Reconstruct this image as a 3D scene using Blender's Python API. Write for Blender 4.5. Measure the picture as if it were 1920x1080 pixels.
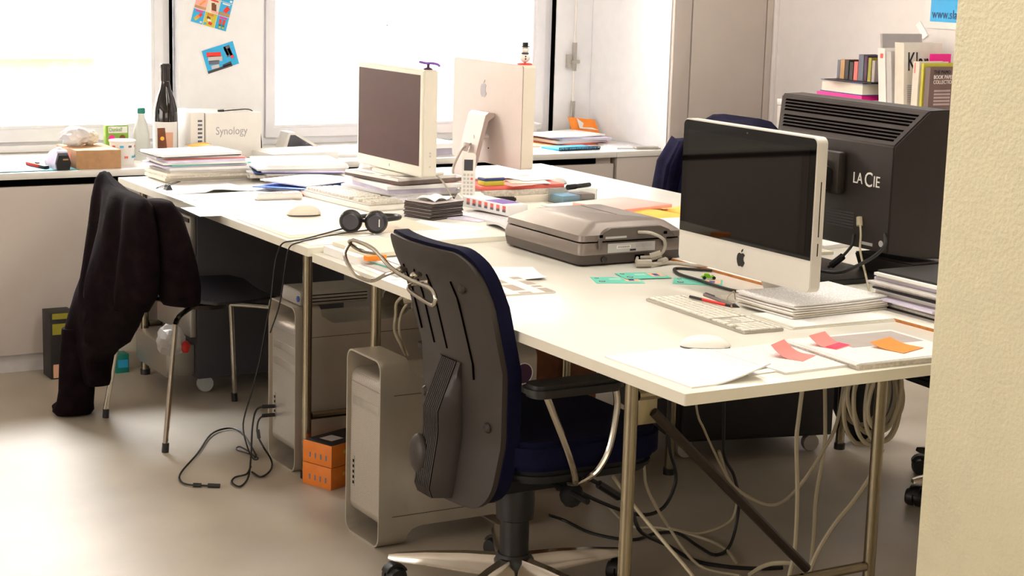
import bpy, bmesh, math, random
from mathutils import Vector, Matrix
random.seed(7)
SC = bpy.context.scene
C = SC.collection
for o in list(bpy.data.objects): bpy.data.objects.remove(o)
PI = math.pi

# ---------------------------------------------------------------- camera
def make_camera():
    f, yaw, pitch, roll = 3305.3, -0.5354, 0.1833, 0.0286
    cy, sy, cp, sp = math.cos(yaw), math.sin(yaw), math.cos(pitch), math.sin(pitch)
    fwd = Vector((-sy*cp, cy*cp, -sp)); right = Vector((cy, sy, 0)); up = right.cross(fwd)
    cr, sr = math.cos(roll), math.sin(roll)
    r2 = cr*right + sr*up; u2 = -sr*right + cr*up
    cam = bpy.data.cameras.new('camera'); co = bpy.data.objects.new('camera', cam); C.objects.link(co)
    cam.sensor_width = 36; cam.lens = f*36/1920; cam.clip_start = .05
    m = Matrix((r2, u2, -fwd)).transposed().to_4x4(); m.translation = (-2.0102, -2.7125, 1.5438)
    co.matrix_world = m
    SC.camera = co
make_camera()

# ---------------------------------------------------------------- light
W = bpy.data.worlds.new('sky'); SC.world = W; W.use_nodes = True
bg = W.node_tree.nodes['Background']; bg.inputs[0].default_value = (.93, .96, 1, 1); bg.inputs[1].default_value = 70.0
def area(name, loc, rot, sx, sy, power, col, portal=False):
    l = bpy.data.lights.new(name, 'AREA'); l.shape = 'RECTANGLE'; l.size = sx; l.size_y = sy
    l.energy = power; l.color = col
    if portal: l.cycles.is_portal = True
    o = bpy.data.objects.new(name, l); C.objects.link(o); o.location = loc; o.rotation_euler = rot
    return o
area('window_portal', (-.11, 4.40, 1.65), (-PI/2, 0, 0), 1.15, 1.7, 1, (1, 1, 1), True)
area('window_portal', (1.58, 4.40, 1.65), (-PI/2, 0, 0), 1.4, 1.7, 1, (1, 1, 1), True)
# added fill light for the room's unseen left side, outside the frame
area('side_fill_light', (-6.5, .3, 1.55), (0, -PI/2, 0), 1.7, 5.0, 120, (1, .94, .86))
# added warm fill light from behind the camera, no window built there
area('rear_fill_light', (-2.2, -7.7, 1.6), (PI/2, 0, 0), 4.5, 1.7, 55, (1, .91, .79))
# light of the two long ceiling lamps above the near desks
area('ceiling_lamp_light', (.25, .5, 2.70), (0, 0, 0), .35, 2.6, 29, (1, .95, .86))
area('ceiling_lamp_light', (1.9, 1.2, 2.70), (0, 0, 0), .35, 2.6, 22, (1, .95, .86))
VS = SC.view_settings
VS.view_transform = 'Standard'; VS.look = 'None'; VS.gamma = 1; VS.use_curve_mapping = False
VS.exposure = 0.36

# ---------------------------------------------------------------- materials
def lin(c):
    c = c/255
    return c/12.92 if c <= .04045 else ((c+.055)/1.055)**2.4
MATS = {}
def M(name, rgb=None, rough=.5, metal=0, var=.04, scale=18, bump=0, bscale=200, alpha=1, trans=0, spec=.5, coat=0, emit=0, sheen=0):
    if name in MATS: return MATS[name]
    m = bpy.data.materials.new(name); m.use_nodes = True; nt = m.node_tree; b = nt.nodes['Principled BSDF']
    col = tuple(lin(c) for c in rgb) + (1,)
    b.inputs['Roughness'].default_value = rough; b.inputs['Metallic'].default_value = metal
    b.inputs['Specular IOR Level'].default_value = spec
    b.inputs['Coat Weight'].default_value = coat; b.inputs['Sheen Weight'].default_value = sheen
    b.inputs['Alpha'].default_value = alpha; b.inputs['Transmission Weight'].default_value = trans
    if emit: b.inputs['Emission Color'].default_value = col; b.inputs['Emission Strength'].default_value = emit
    tc = nt.nodes.new('ShaderNodeTexCoord')
    if var:
        n = nt.nodes.new('ShaderNodeTexNoise'); n.inputs['Scale'].default_value = scale; n.inputs['Detail'].default_value = 4
        nt.links.new(tc.outputs['Object'], n.inputs['Vector'])
        r = nt.nodes.new('ShaderNodeValToRGB')
        r.color_ramp.elements[0].color = tuple(c*(1-var*2) for c in col[:3])+(1,)
        r.color_ramp.elements[1].color = tuple(min(1, c*(1+var*2)) for c in col[:3])+(1,)
        r.color_ramp.elements[0].position = .3; r.color_ramp.elements[1].position = .7
        nt.links.new(n.outputs['Fac'], r.inputs[0]); nt.links.new(r.outputs[0], b.inputs['Base Color'])
    else: b.inputs['Base Color'].default_value = col
    if bump:
        n2 = nt.nodes.new('ShaderNodeTexNoise'); n2.inputs['Scale'].default_value = bscale; n2.inputs['Detail'].default_value = 3
        nt.links.new(tc.outputs['Object'], n2.inputs['Vector'])
        bp = nt.nodes.new('ShaderNodeBump'); bp.inputs['Strength'].default_value = bump; bp.inputs['Distance'].default_value = .004
        nt.links.new(n2.outputs['Fac'], bp.inputs['Height']); nt.links.new(bp.outputs[0], b.inputs['Normal'])
    MATS[name] = m
    return m
def printed(name, rgb, ink, lines=90, width=.35, gap=24, axis=1, rough=.7, margin=.5):
    """paper with rows of flat print: rows along one local axis, broken into words by noise"""
    if name in MATS: return MATS[name]
    m = bpy.data.materials.new(name); m.use_nodes = True; nt = m.node_tree; b = nt.nodes['Principled BSDF']
    b.inputs['Roughness'].default_value = rough
    tc = nt.nodes.new('ShaderNodeTexCoord'); sp = nt.nodes.new('ShaderNodeSeparateXYZ'); nt.links.new(tc.outputs['Object'], sp.inputs[0])
    def math_(op, a, v=None):
        n = nt.nodes.new('ShaderNodeMath'); n.operation = op
        if hasattr(a, 'links'): nt.links.new(a, n.inputs[0])
        else: n.inputs[0].default_value = a
        if v is not None:
            if hasattr(v, 'links'): nt.links.new(v, n.inputs[1])
            else: n.inputs[1].default_value = v
        return n.outputs[0]
    row = math_('MULTIPLY', sp.outputs[axis], lines)
    onrow = math_('LESS_THAN', math_('FRACT', row), width)
    cv = nt.nodes.new('ShaderNodeCombineXYZ')
    nt.links.new(math_('MULTIPLY', sp.outputs[1-axis], gap*6), cv.inputs[0]); nt.links.new(math_('FLOOR', row), cv.inputs[1])
    no = nt.nodes.new('ShaderNodeTexNoise'); no.inputs['Scale'].default_value = 1.1; nt.links.new(cv.outputs[0], no.inputs['Vector'])
    word = math_('GREATER_THAN', no.outputs['Fac'], margin)
    ge = nt.nodes.new('ShaderNodeNewGeometry'); sn = nt.nodes.new('ShaderNodeSeparateXYZ'); nt.links.new(ge.outputs['Normal'], sn.inputs[0])
    topf = math_('GREATER_THAN', math_('ABSOLUTE', sn.outputs[2]), .5)
    fac = math_('MULTIPLY', math_('MULTIPLY', onrow, word), topf)
    mx = nt.nodes.new('ShaderNodeMix'); mx.data_type = 'RGBA'
    mx.inputs[6].default_value = tuple(lin(c) for c in rgb)+(1,); mx.inputs[7].default_value = tuple(lin(c) for c in ink)+(1,)
    nt.links.new(fac, mx.inputs[0]); nt.links.new(mx.outputs[2], b.inputs['Base Color'])
    MATS[name] = m
    return m
def perforated(name, rgb, dark, n=330):
    if name in MATS: return MATS[name]
    m = bpy.data.materials.new(name); m.use_nodes = True; nt = m.node_tree; b = nt.nodes['Principled BSDF']
    b.inputs['Roughness'].default_value = .42; b.inputs['Metallic'].default_value = .75
    tc = nt.nodes.new('ShaderNodeTexCoord'); mp = nt.nodes.new('ShaderNodeMapping'); mp.inputs['Rotation'].default_value = (PI/4, 0, 0)
    nt.links.new(tc.outputs['Object'], mp.inputs[0])
    sp = nt.nodes.new('ShaderNodeSeparateXYZ'); nt.links.new(mp.outputs[0], sp.inputs[0])
    acc = None
    for ax in (1, 2):
        a = nt.nodes.new('ShaderNodeMath'); a.operation = 'MULTIPLY'; a.inputs[1].default_value = n; nt.links.new(sp.outputs[ax], a.inputs[0])
        f = nt.nodes.new('ShaderNodeMath'); f.operation = 'FRACT'; nt.links.new(a.outputs[0], f.inputs[0])
        s = nt.nodes.new('ShaderNodeMath'); s.operation = 'SUBTRACT'; s.inputs[1].default_value = .5; nt.links.new(f.outputs[0], s.inputs[0])
        p = nt.nodes.new('ShaderNodeMath'); p.operation = 'POWER'; p.inputs[1].default_value = 2; nt.links.new(s.outputs[0], p.inputs[0])
        if acc is None: acc = p
        else:
            t = nt.nodes.new('ShaderNodeMath'); t.operation = 'ADD'; nt.links.new(acc.outputs[0], t.inputs[0]); nt.links.new(p.outputs[0], t.inputs[1]); acc = t
    l = nt.nodes.new('ShaderNodeMath'); l.operation = 'LESS_THAN'; l.inputs[1].default_value = .1; nt.links.new(acc.outputs[0], l.inputs[0])
    mx = nt.nodes.new('ShaderNodeMix'); mx.data_type = 'RGBA'
    mx.inputs[6].default_value = tuple(lin(c) for c in rgb)+(1,); mx.inputs[7].default_value = tuple(lin(c) for c in dark)+(1,)
    nt.links.new(l.outputs[0], mx.inputs[0]); nt.links.new(mx.outputs[2], b.inputs['Base Color'])
    MATS[name] = m
    return m
M('plaster', (240, 234, 231), .85, var=.008, bump=.08, bscale=160)
M('white_wall_glare', (246, 245, 246), .8, var=.01, bump=.05, bscale=120)  # white paint, lightened further for the glare around the windows
M('column_paint', (224, 217, 186), .85, var=.012, bump=.55, bscale=110)
M('floor', (178, 167, 150), .38, var=.07, scale=2.2, bump=.05, bscale=60)
M('white_lacquer', (236, 232, 224), .28, var=.01)
M('desk_white', (238, 234, 222), .22, var=.012, scale=6)
M('desk_edge', (232, 226, 210), .4, var=.01)
M('raw_wood', (190, 120, 60), .6, var=.1, scale=60)
M('panel_grey', (198, 187, 178), .5, var=.015, scale=5)
M('black_gap', (5, 4, 4), .9, var=0, spec=0)
M('frame_white', (242, 241, 244), .4, var=.01)
M('facade', (196, 188, 178), .9, var=.04, scale=3)
M('facade_band', (205, 150, 122), .9, var=.08, scale=9)
M('asphalt', (110, 106, 102), .9, var=.05)
M('facade_joint', (150, 138, 130), .9, var=.02)
M('facade_trim', (214, 210, 204), .9, var=.02)
M('chrome', (190, 184, 172), .16, 1, var=.02)
M('tube_steel', (150, 140, 118), .26, 1, var=.03)
M('dark_steel', (60, 52, 46), .4, .8, var=.03)
M('alu', (186, 182, 174), .42, .85, var=.015, scale=40)
M('alu_soft', (214, 209, 200), .5, .25, var=.01)
M('mac_side', (182, 174, 160), .45, .6, var=.02)
perforated('mac_mesh', (214, 208, 200), (74, 66, 60), 250)
M('white_plastic', (238, 234, 226), .35, var=.008)
M('cream_plastic', (226, 220, 204), .45, var=.01)
M('ivory_key', (240, 236, 224), .5, var=0)
M('key_cream', (206, 198, 182), .5, var=0)
M('keyplate_cream', (176, 168, 152), .5, var=0)
M('grey_key', (196, 192, 184), .5, var=0)
M('black_plastic', (22, 20, 20), .42, var=.05)
M('dark_plastic', (46, 39, 34), .48, var=.03, bump=.05, bscale=700)
M('soft_black', (12, 11, 12), .75, var=.1)
M('screen_gloss', (5, 4, 4), .03, var=0, spec=.3)
M('screen_active', (14, 10, 9), .03, var=0, spec=.35)
M('screen_matte', (74, 50, 46), .5, var=.02, spec=.15)
M('silver_back', (196, 184, 178), .5, .3, var=.01)
M('monitor_black', (38, 30, 27), .5, var=.04, bump=.05, bscale=900)
M('scanner_silver', (124, 113, 106), .36, .35, var=.012)
M('scanner_grey', (104, 95, 89), .4, .3, var=.012)
M('scanner_dark', (58, 48, 43), .45, var=.03)
M('label_silver', (190, 188, 186), .4, .3, var=.02)
M('fabric_navy', (12, 12, 40), .9, spec=.15, var=.1, scale=300, bump=.3, bscale=500)
M('fabric_dark', (16, 14, 20), .92, var=.15, scale=90, bump=.3, bscale=400)
M('jacket_brown', (17, 8, 10), .95, spec=.08, var=.25, scale=25, bump=.3, bscale=300)
M('jacket_navy', (18, 14, 36), .95, spec=.08, var=.2, scale=30, bump=.3, bscale=300)
M('wood_black', (24, 22, 28), .25, var=.06, coat=.3)
M('paper', (240, 238, 234), .75, var=.01)
M('paper_cream', (228, 220, 200), .75, var=.02)
M('paper_grey', (196, 190, 186), .75, var=.04)
M('paper_lilac', (214, 206, 226), .7, var=.04)
M('paper_edge', (205, 196, 184), .8, var=.1, scale=120)
M('paper_blue', (10, 80, 180), .5, var=.03)
M('paper_teal', (92, 190, 168), .5, var=.02)
M('paper_pink', (242, 170, 160), .6, var=.02)
M('magenta', (238, 20, 140), .5, var=.02)
M('neon_pink', (250, 140, 135), .6, var=.02)
M('neon_deep', (250, 60, 95), .6, var=.02)
M('orange_note', (246, 140, 40), .6, var=.02)
M('orange_box', (206, 112, 30), .6, var=.05)
M('envelope', (238, 180, 62), .6, var=.03)
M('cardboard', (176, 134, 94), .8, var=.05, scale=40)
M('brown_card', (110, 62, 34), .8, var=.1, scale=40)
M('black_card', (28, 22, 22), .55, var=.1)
M('olive', (150, 142, 40), .6, var=.05)
M('green_card', (120, 160, 50), .6, var=.05)
M('lime', (130, 205, 30), .35, var=.02)
M('red', (220, 45, 30), .45, var=.02)
M('salmon', (230, 110, 100), .6, var=.03)
M('yellow', (196, 184, 60), .6, var=.03)
M('sky_blue', (40, 165, 215), .55, var=.02)
M('cyan_mat', (12, 116, 126), .55, var=.02)
M('cyan_poster', (20, 165, 225), .5, var=.02)
M('deep_blue', (40, 60, 130), .5, var=.05)
M('purple', (120, 80, 175), .5, var=.04)
M('skin_print', (225, 170, 140), .6, var=.03)
M('ink', (30, 26, 26), .7, var=0)
M('ink_grey', (172, 168, 172), .6, var=0)
M('ink_white', (235, 232, 225), .6, var=0)
M('ink_blue', (20, 60, 110), .6, var=0)
M('wine_glass', (20, 12, 12), .08, var=0, coat=.5)
M('foil', (28, 18, 18), .4, var=.05)
M('clear_plastic', (235, 240, 238), .08, var=0, trans=.9)
M('frosted', (236, 238, 232), .35, var=.01, trans=.45)
M('bag_white', (240, 236, 232), .35, var=.03, trans=.25)
M('green_cap', (15, 125, 110), .45, var=0)
M('cable_black', (14, 13, 13), .5, var=0)
M('cable_white', (176, 164, 138), .5, var=.02)
M('cable_grey', (168, 160, 146), .5, var=.02)
M('pencil_grey', (98, 84, 80), .4, var=.04)
M('book_cream', (226, 216, 200), .65, var=.03)
M('book_white', (236, 228, 220), .6, var=.02)
M('book_grey', (176, 166, 162), .6, var=.03)
M('book_taupe', (112, 96, 90), .6, var=.04)
M('book_slate', (98, 102, 116), .6, var=.04)
M('book_tan', (178, 138, 92), .6, var=.05)
M('book_purple', (70, 36, 66), .6, var=.05)
M('gun_grey', (64, 62, 68), .45, var=.03)
M('pad_beige', (224, 208, 186), .6, var=.02)
printed('text_page', (240, 238, 235), (208, 203, 206), 210, .4, 24, 1, margin=.47)
printed('text_page_x', (240, 238, 235), (184, 176, 180), 190, .4, 24, 0, margin=.45)
printed('red_text_page', (238, 234, 230), (232, 212, 212), 130, .35, 18, 1, margin=.58)
printed('faint_page', (242, 240, 237), (236, 233, 235), 190, .4, 20, 1, margin=.52)
printed('newsprint', (226, 222, 222), (176, 170, 178), 230, .45, 30, 1, margin=.42)
printed('photo_page', (236, 232, 226), (170, 155, 140), 14, .5, 3, 0, margin=.45)
printed('orange_page', (250, 200, 150), (240, 130, 60), 30, .5, 8, 0, margin=.5)
def glass_material():
    m = bpy.data.materials.new('pane_glass'); m.use_nodes = True; nt = m.node_tree
    for n in list(nt.nodes):
        if n.type == 'BSDF_PRINCIPLED': nt.nodes.remove(n)
    out = nt.nodes['Material Output']; t = nt.nodes.new('ShaderNodeBsdfTransparent'); g = nt.nodes.new('ShaderNodeBsdfGlossy')
    g.inputs['Roughness'].default_value = .02; mx = nt.nodes.new('ShaderNodeMixShader'); fr = nt.nodes.new('ShaderNodeFresnel'); fr.inputs[0].default_value = 1.3
    nt.links.new(fr.outputs[0], mx.inputs[0]); nt.links.new(t.outputs[0], mx.inputs[1]); nt.links.new(g.outputs[0], mx.inputs[2]); nt.links.new(mx.outputs[0], out.inputs[0])
    MATS['pane_glass'] = m
glass_material()

# ---------------------------------------------------------------- mesh helpers
def B(): return bmesh.new()
def box(bm, x0, y0, z0, x1, y1, z1, bev=0, seg=2):
    v = [bm.verts.new(p) for p in ((x0,y0,z0),(x1,y0,z0),(x1,y1,z0),(x0,y1,z0),(x0,y0,z1),(x1,y0,z1),(x1,y1,z1),(x0,y1,z1))]
    f = [bm.faces.new([v[i] for i in q]) for q in ((0,3,2,1),(4,5,6,7),(0,1,5,4),(1,2,6,5),(2,3,7,6),(3,0,4,7))]
    if bev:
        es = list({e for fa in f for e in fa.edges})
        bmesh.ops.bevel(bm, geom=es, offset=bev, segments=seg, affect='EDGES', profile=.5)
    return bm
def hexa(bm, b4, t4, bev=0, seg=2):
    v = [bm.verts.new(p) for p in list(b4)+list(t4)]
    f = [bm.faces.new([v[i] for i in q]) for q in ((0,3,2,1),(4,5,6,7),(0,1,5,4),(1,2,6,5),(2,3,7,6),(3,0,4,7))]
    if bev:
        es = list({e for fa in f for e in fa.edges})
        bmesh.ops.bevel(bm, geom=es, offset=bev, segments=seg, affect='EDGES')
    return bm
def prism(bm, poly, axis, a, b, bev=0):
    """poly: 2d points in the plane normal to axis (x: (y,z), y: (x,z), z: (x,y))"""
    def p3(p, t): return {'x': (t, p[0], p[1]), 'y': (p[0], t, p[1]), 'z': (p[0], p[1], t)}[axis]
    A = [bm.verts.new(p3(p, a)) for p in poly]; D = [bm.verts.new(p3(p, b)) for p in poly]
    n = len(poly)
    fs = [bm.faces.new(A), bm.faces.new(D[::-1])]
    for i in range(n): fs.append(bm.faces.new((A[i], D[i], D[(i+1) % n], A[(i+1) % n])))
    bmesh.ops.recalc_face_normals(bm, faces=fs)
    if bev:
        es = list({e for fa in fs[:2] for e in fa.edges})
        bmesh.ops.bevel(bm, geom=es, offset=bev, segments=2, affect='EDGES')
    return bm
def rrect(x0, y0, x1, y1, r, n=5):
    P = []
    for cx, cy, a0 in ((x1-r, y1-r, 0), (x0+r, y1-r, PI/2), (x0+r, y0+r, PI), (x1-r, y0+r, 1.5*PI)):
        for i in range(n+1):
            a = a0 + PI/2*i/n; P.append((cx+r*math.cos(a), cy+r*math.sin(a)))
    return P
def ring_prism(bm, outer, inner, axis, a, b):
    def p3(p, t): return {'x': (t, p[0], p[1]), 'y': (p[0], t, p[1]), 'z': (p[0], p[1], t)}[axis]
    n = len(outer); L = [[bm.verts.new(p3(p, t)) for p in pl] for pl in (outer, inner) for t in (a, b)]
    fs = []
    for i in range(n):
        j = (i+1) % n
        fs += [bm.faces.new((L[0][i], L[0][j], L[1][j], L[1][i])), bm.faces.new((L[2][i], L[3][i], L[3][j], L[2][j])),
               bm.faces.new((L[0][i], L[2][i], L[2][j], L[0][j])), bm.faces.new((L[1][i], L[1][j], L[3][j], L[3][i]))]
    bmesh.ops.recalc_face_normals(bm, faces=fs)
    return bm
def catmull(P, k=6):
    P = [Vector(p) for p in P]
    if len(P) < 3: return P
    Q = [2*P[0]-P[1]] + P + [2*P[-1]-P[-2]]; out = []
    for i in range(1, len(Q)-2):
        for s in range(k):
            t = s/k; a, b, c, d = Q[i-1], Q[i], Q[i+1], Q[i+2]
            out.append(.5*((2*b)+(c-a)*t+(2*a-5*b+4*c-d)*t*t+(3*b-a-3*c+d)*t**3))
    out.append(P[-1]); return out
def tube(bm, P, r, n=8, smooth=True, closed=False, k=6):
    P = catmull(P, k) if smooth else [Vector(p) for p in P]
    R = r if callable(r) else (lambda t: r)
    m = len(P); rings = []
    T = [(P[min(i+1, m-1)]-P[max(i-1, 0)]).normalized() for i in range(m)]
    N = T[0].orthogonal().normalized()
    for i in range(m):
        N = (N - T[i]*N.dot(T[i]))
        if N.length < 1e-6: N = T[i].orthogonal()
        N.normalize(); Bn = T[i].cross(N); rr = R(i/(m-1))
        rings.append([bm.verts.new(P[i]+rr*(math.cos(2*PI*j/n)*N+math.sin(2*PI*j/n)*Bn)) for j in range(n)])
    for i in range(m-1):
        for j in range(n): bm.faces.new((rings[i][j], rings[i][(j+1) % n], rings[i+1][(j+1) % n], rings[i+1][j]))
    bm.faces.new(rings[0][::-1]); bm.faces.new(rings[-1])
    return bm
def lathe(bm, prof, c=(0, 0, 0), n=24, axis='z'):
    rings = []
    for r, z in prof:
        ring = []
        for j in range(n):
            a = 2*PI*j/n; p = (r*math.cos(a), r*math.sin(a), z)
            if axis == 'x': p = (p[2], p[0], p[1])
            if axis == 'y': p = (p[1], p[2], p[0])
            ring.append(bm.verts.new((p[0]+c[0], p[1]+c[1], p[2]+c[2])))
        rings.append(ring)
    for i in range(len(rings)-1):
        for j in range(n): bm.faces.new((rings[i][j], rings[i][(j+1) % n], rings[i+1][(j+1) % n], rings[i+1][j]))
    if prof[0][0] > 0: bm.faces.new(rings[0][::-1])
    if prof[-1][0] > 0: bm.faces.new(rings[-1])
    bmesh.ops.remove_doubles(bm, verts=bm.verts, dist=1e-6)
    return bm
def loft(bm, secs, cap=True):
    rings = [[bm.verts.new(p) for p in s] for s in secs]; n = len(rings[0]); fs = []
    for i in range(len(rings)-1):
        for j in range(n): fs.append(bm.faces.new((rings[i][j], rings[i][(j+1) % n], rings[i+1][(j+1) % n], rings[i+1][j])))
    if cap: fs.append(bm.faces.new(rings[0][::-1])); fs.append(bm.faces.new(rings[-1]))
    bmesh.ops.recalc_face_normals(bm, faces=fs)
    return bm
def gridslab(bm, fn, nu, nv, thick):
    """closed slab over a (u,v) grid; fn(u,v)->Vector ; thick: offset vector or fn"""
    T = thick if callable(thick) else (lambda u, v: Vector(thick))
    A = [[bm.verts.new(fn(i/nu, j/nv)) for j in range(nv+1)] for i in range(nu+1)]
    D = [[bm.verts.new(Vector(fn(i/nu, j/nv))+T(i/nu, j/nv)) for j in range(nv+1)] for i in range(nu+1)]
    fs = []
    for i in range(nu):
        for j in range(nv):
            fs.append(bm.faces.new((A[i][j], A[i+1][j], A[i+1][j+1], A[i][j+1]))); fs.append(bm.faces.new((D[i][j], D[i][j+1], D[i+1][j+1], D[i+1][j])))
    for i in range(nu):
        for j in (0, nv): fs.append(bm.faces.new((A[i][j], D[i][j], D[i+1][j], A[i+1][j])))
    for j in range(nv):
        for i in (0, nu): fs.append(bm.faces.new((A[i][j], A[i][j+1], D[i][j+1], D[i][j])))
    bmesh.ops.recalc_face_normals(bm, faces=fs)
    return bm
def ball(bm, c, r, sub=2, sc=(1, 1, 1), noise=0):
    k = bmesh.ops.create_icosphere(bm, subdivisions=sub, radius=r)
    for v in k['verts']:
        f = 1+noise*(random.random()-.5)*2
        v.co = Vector((v.co.x*sc[0]*f+c[0], v.co.y*sc[1]*f+c[1], v.co.z*sc[2]*f+c[2]))
    return bm

# ---------------------------------------------------------------- object helpers
ROOT = {}
def root_of(o):
    while o.parent: o = o.parent
    return o
def root_matrix(r):
    return Matrix.Translation(r.location) @ Matrix.Rotation(r.rotation_euler.z, 4, 'Z')
def obj(name, bm, mat, parent=None, origin=None, rz=0, smooth=35, world=True):
    me = bpy.data.meshes.new(name)
    if parent is not None and world:
        bm.transform(root_matrix(root_of(parent)).inverted())
    elif parent is None and origin is not None and world:
        bm.transform((Matrix.Translation(origin) @ Matrix.Rotation(rz, 4, 'Z')).inverted())
    bm.to_mesh(me); bm.free()
    if smooth:
        me.polygons.foreach_set('use_smooth', [True]*len(me.polygons)); me.set_sharp_from_angle(angle=math.radians(smooth))
    me.materials.append(MATS[mat])
    o = bpy.data.objects.new(name, me); C.objects.link(o)
    if parent is not None: o.parent = parent
    elif origin is not None: o.location = origin; o.rotation_euler.z = rz
    return o
def tag(o, label, cat, group=None):
    o['label'] = label; o['category'] = cat
    if group: o['group'] = group
    return o
def thing(name, label, cat, loc, rz=0, group=None):
    o = bpy.data.objects.new(name, None); C.objects.link(o); o.location = loc; o.rotation_euler = (0, 0, rz); o.empty_display_size = .05
    return tag(o, label, cat, group)
def struct(name, bm, mat, parent=None, smooth=0):
    o = obj(name, bm, mat, parent, smooth=smooth)
    if parent is None: o['kind'] = 'structure'
    return o
def copy_tree(o, parent=None):
    c = o.copy(); C.objects.link(c); c.parent = parent
    for ch in list(o.children): copy_tree(ch, c)
    return c
def text(name, s, size, mat, parent, loc, xdir, updir, depth=.0006, align='LEFT', squash=1, world=True):
    cu = bpy.data.curves.new('lettering', 'FONT'); cu.body = s; cu.size = size; cu.extrude = depth; cu.align_x = align; cu.resolution_u = 3
    to = bpy.data.objects.new('lettering', cu); C.objects.link(to)
    me = bpy.data.meshes.new_from_object(to.evaluated_get(bpy.context.evaluated_depsgraph_get()))
    bpy.data.objects.remove(to); bpy.data.curves.remove(cu)
    X = Vector(xdir).normalized(); U = Vector(updir).normalized(); N = X.cross(U)
    m = Matrix((X*squash, U, N)).transposed().to_4x4(); m.translation = loc
    if world: m = root_matrix(root_of(parent)).inverted() @ m
    me.transform(m)
    me.materials.clear(); me.materials.append(MATS[mat])
    o = bpy.data.objects.new(name, me); C.objects.link(o); o.parent = parent
    return o
ORD = ['bottom', 'second', 'third', 'fourth', 'fifth', 'sixth', 'seventh', 'eighth', 'ninth', 'tenth', 'eleventh', 'twelfth', 'thirteenth', 'fourteenth', 'fifteenth', 'sixteenth', 'seventeenth', 'eighteenth', 'nineteenth', 'twentieth']
def sheet(name, label, cat, cx, cy, z, w, d, rz=0, t=.0008, mat='paper', fn=None, group=None, nu=1, nv=1, parent=None):
    """a sheet, pad or folder lying flat; fn(u,v)->extra height for curls (u,v in 0..1 over w,d)"""
    bm = B(); F = fn or (lambda u, v: 0)
    if fn: nu, nv = max(nu, 10), max(nv, 10)
    gridslab(bm, lambda u, v: Vector(((u-.5)*w, (v-.5)*d, F(u, v))), nu, nv, (0, 0, t))
    o = obj(name, bm, mat, None, (cx, cy, z), rz, world=False, smooth=30)
    return tag(o, label, cat, group)
def pile(base, cx, cy, z, layers, group, rz=0):
    """stacked papers and folders, each one a thing; layers: (name, label, cat, w, d, t, mat, dx, dy, drz[, fn])"""
    for L in layers:
        name, label, cat, w, d, t, mat, dx, dy, dr = L[:10]
        sheet(name, label, cat, cx+dx, cy+dy, z, w, d, rz+dr, t, mat, L[10] if len(L) > 10 else None, group)
        z += t+.0003
    return z
def apple_logo(parent, c, size, xdir, updir, mat, depth=.0008):
    """flat fruit emblem with bite and leaf"""
    X = Vector(xdir).normalized(); U = Vector(updir).normalized(); N = X.cross(U)
    P = [(0,.40),(.12,.45),(.26,.46),(.38,.38),(.41,.33),(.30,.22),(.27,.06),(.33,-.08),(.43,-.16),(.36,-.32),(.25,-.46),(.15,-.5),(.04,-.46),(-.06,-.46),(-.17,-.5),(-.28,-.44),(-.39,-.26),(-.45,-.02),(-.42,.22),(-.33,.38),(-.20,.45),(-.08,.43)]
    L = [(0,.50),(.02,.62),(.10,.72),(.20,.76),(.19,.64),(.11,.54)]
    for nm, pl in (('emblem', P), ('emblem_leaf', L)):
        bm = B(); A = [bm.verts.new(Vector(c)+size*(p[0]*X+p[1]*U)) for p in pl]; D = [bm.verts.new(Vector(c)+size*(p[0]*X+p[1]*U)+depth*N) for p in pl]
        fs = [bm.faces.new(A), bm.faces.new(D)]
        for i in range(len(pl)): fs.append(bm.faces.new((A[i], A[(i+1) % len(pl)], D[(i+1) % len(pl)], D[i])))
        bmesh.ops.recalc_face_normals(bm, faces=fs)
        obj(nm, bm, mat, parent, smooth=0)
def patch(name, parent, c, w, h, xdir, updir, mat, depth=.0006):
    X = Vector(xdir).normalized(); U = Vector(updir).normalized(); N = X.cross(U); c = Vector(c); bm = B()
    q = [c-X*w/2-U*h/2, c+X*w/2-U*h/2, c+X*w/2+U*h/2, c-X*w/2+U*h/2]
    hexa(bm, q, [p+N*depth for p in q]); return obj(name, bm, mat, parent, smooth=0)

# ================================================================ the setting
struct('floor', box(B(), -6.9, -8.2, -.1, 3.4, 4.6, 0), 'floor')
struct('ceiling', box(B(), -6.9, -8.2, 2.8, 3.4, 4.6, 2.95), 'plaster')
struct('wall_right', box(B(), 3.1, -8.2, 0, 3.3, 4.6, 2.8), 'plaster')
struct('wall_left', box(B(), -6.9, -8.2, 0, -6.7, 4.6, 2.8), 'plaster')
struct('wall_front', box(B(), -6.7, -8.2, 0, 3.1, -8.0, 2.8), 'plaster')
bm = B()
box(bm, -6.7, 4.36, 0, 2.53, 4.6, .742); box(bm, -6.7, 4.36, 2.45, 2.53, 4.6, 2.8)
box(bm, -6.7, 4.30, .742, -.70, 4.6, 2.45); box(bm, .50, 4.24, .742, .868, 4.6, 2.45); box(bm, 2.33, 4.27, .742, 2.53, 4.6, 2.45)
struct('wall_back', bm, 'white_wall_glare')
struct('wall_pier', box(B(), .356, -2.6, 0, .75, -.296, 2.8, .004), 'column_paint', smooth=30)
for x, y, lab in ((.25, .5, 'long ceiling lamp above the near desk, out of the frame'), (1.9, 1.2, 'long ceiling lamp above the right desks, out of the frame')):
    t = thing('ceiling_lamp', lab, 'ceiling lamp', (x, y, 2.8), 0, 'long ceiling lamps')
    obj('housing', box(B(), x-.20, y-1.35, 2.715, x+.20, y+1.35, 2.75, .004), 'white_lacquer', t)
    for yy in (-1, 1): obj('hanger', box(B(), x-.01, y+yy-.01, 2.7505, x+.01, y+yy+.01, 2.7995), 'alu', t)
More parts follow.
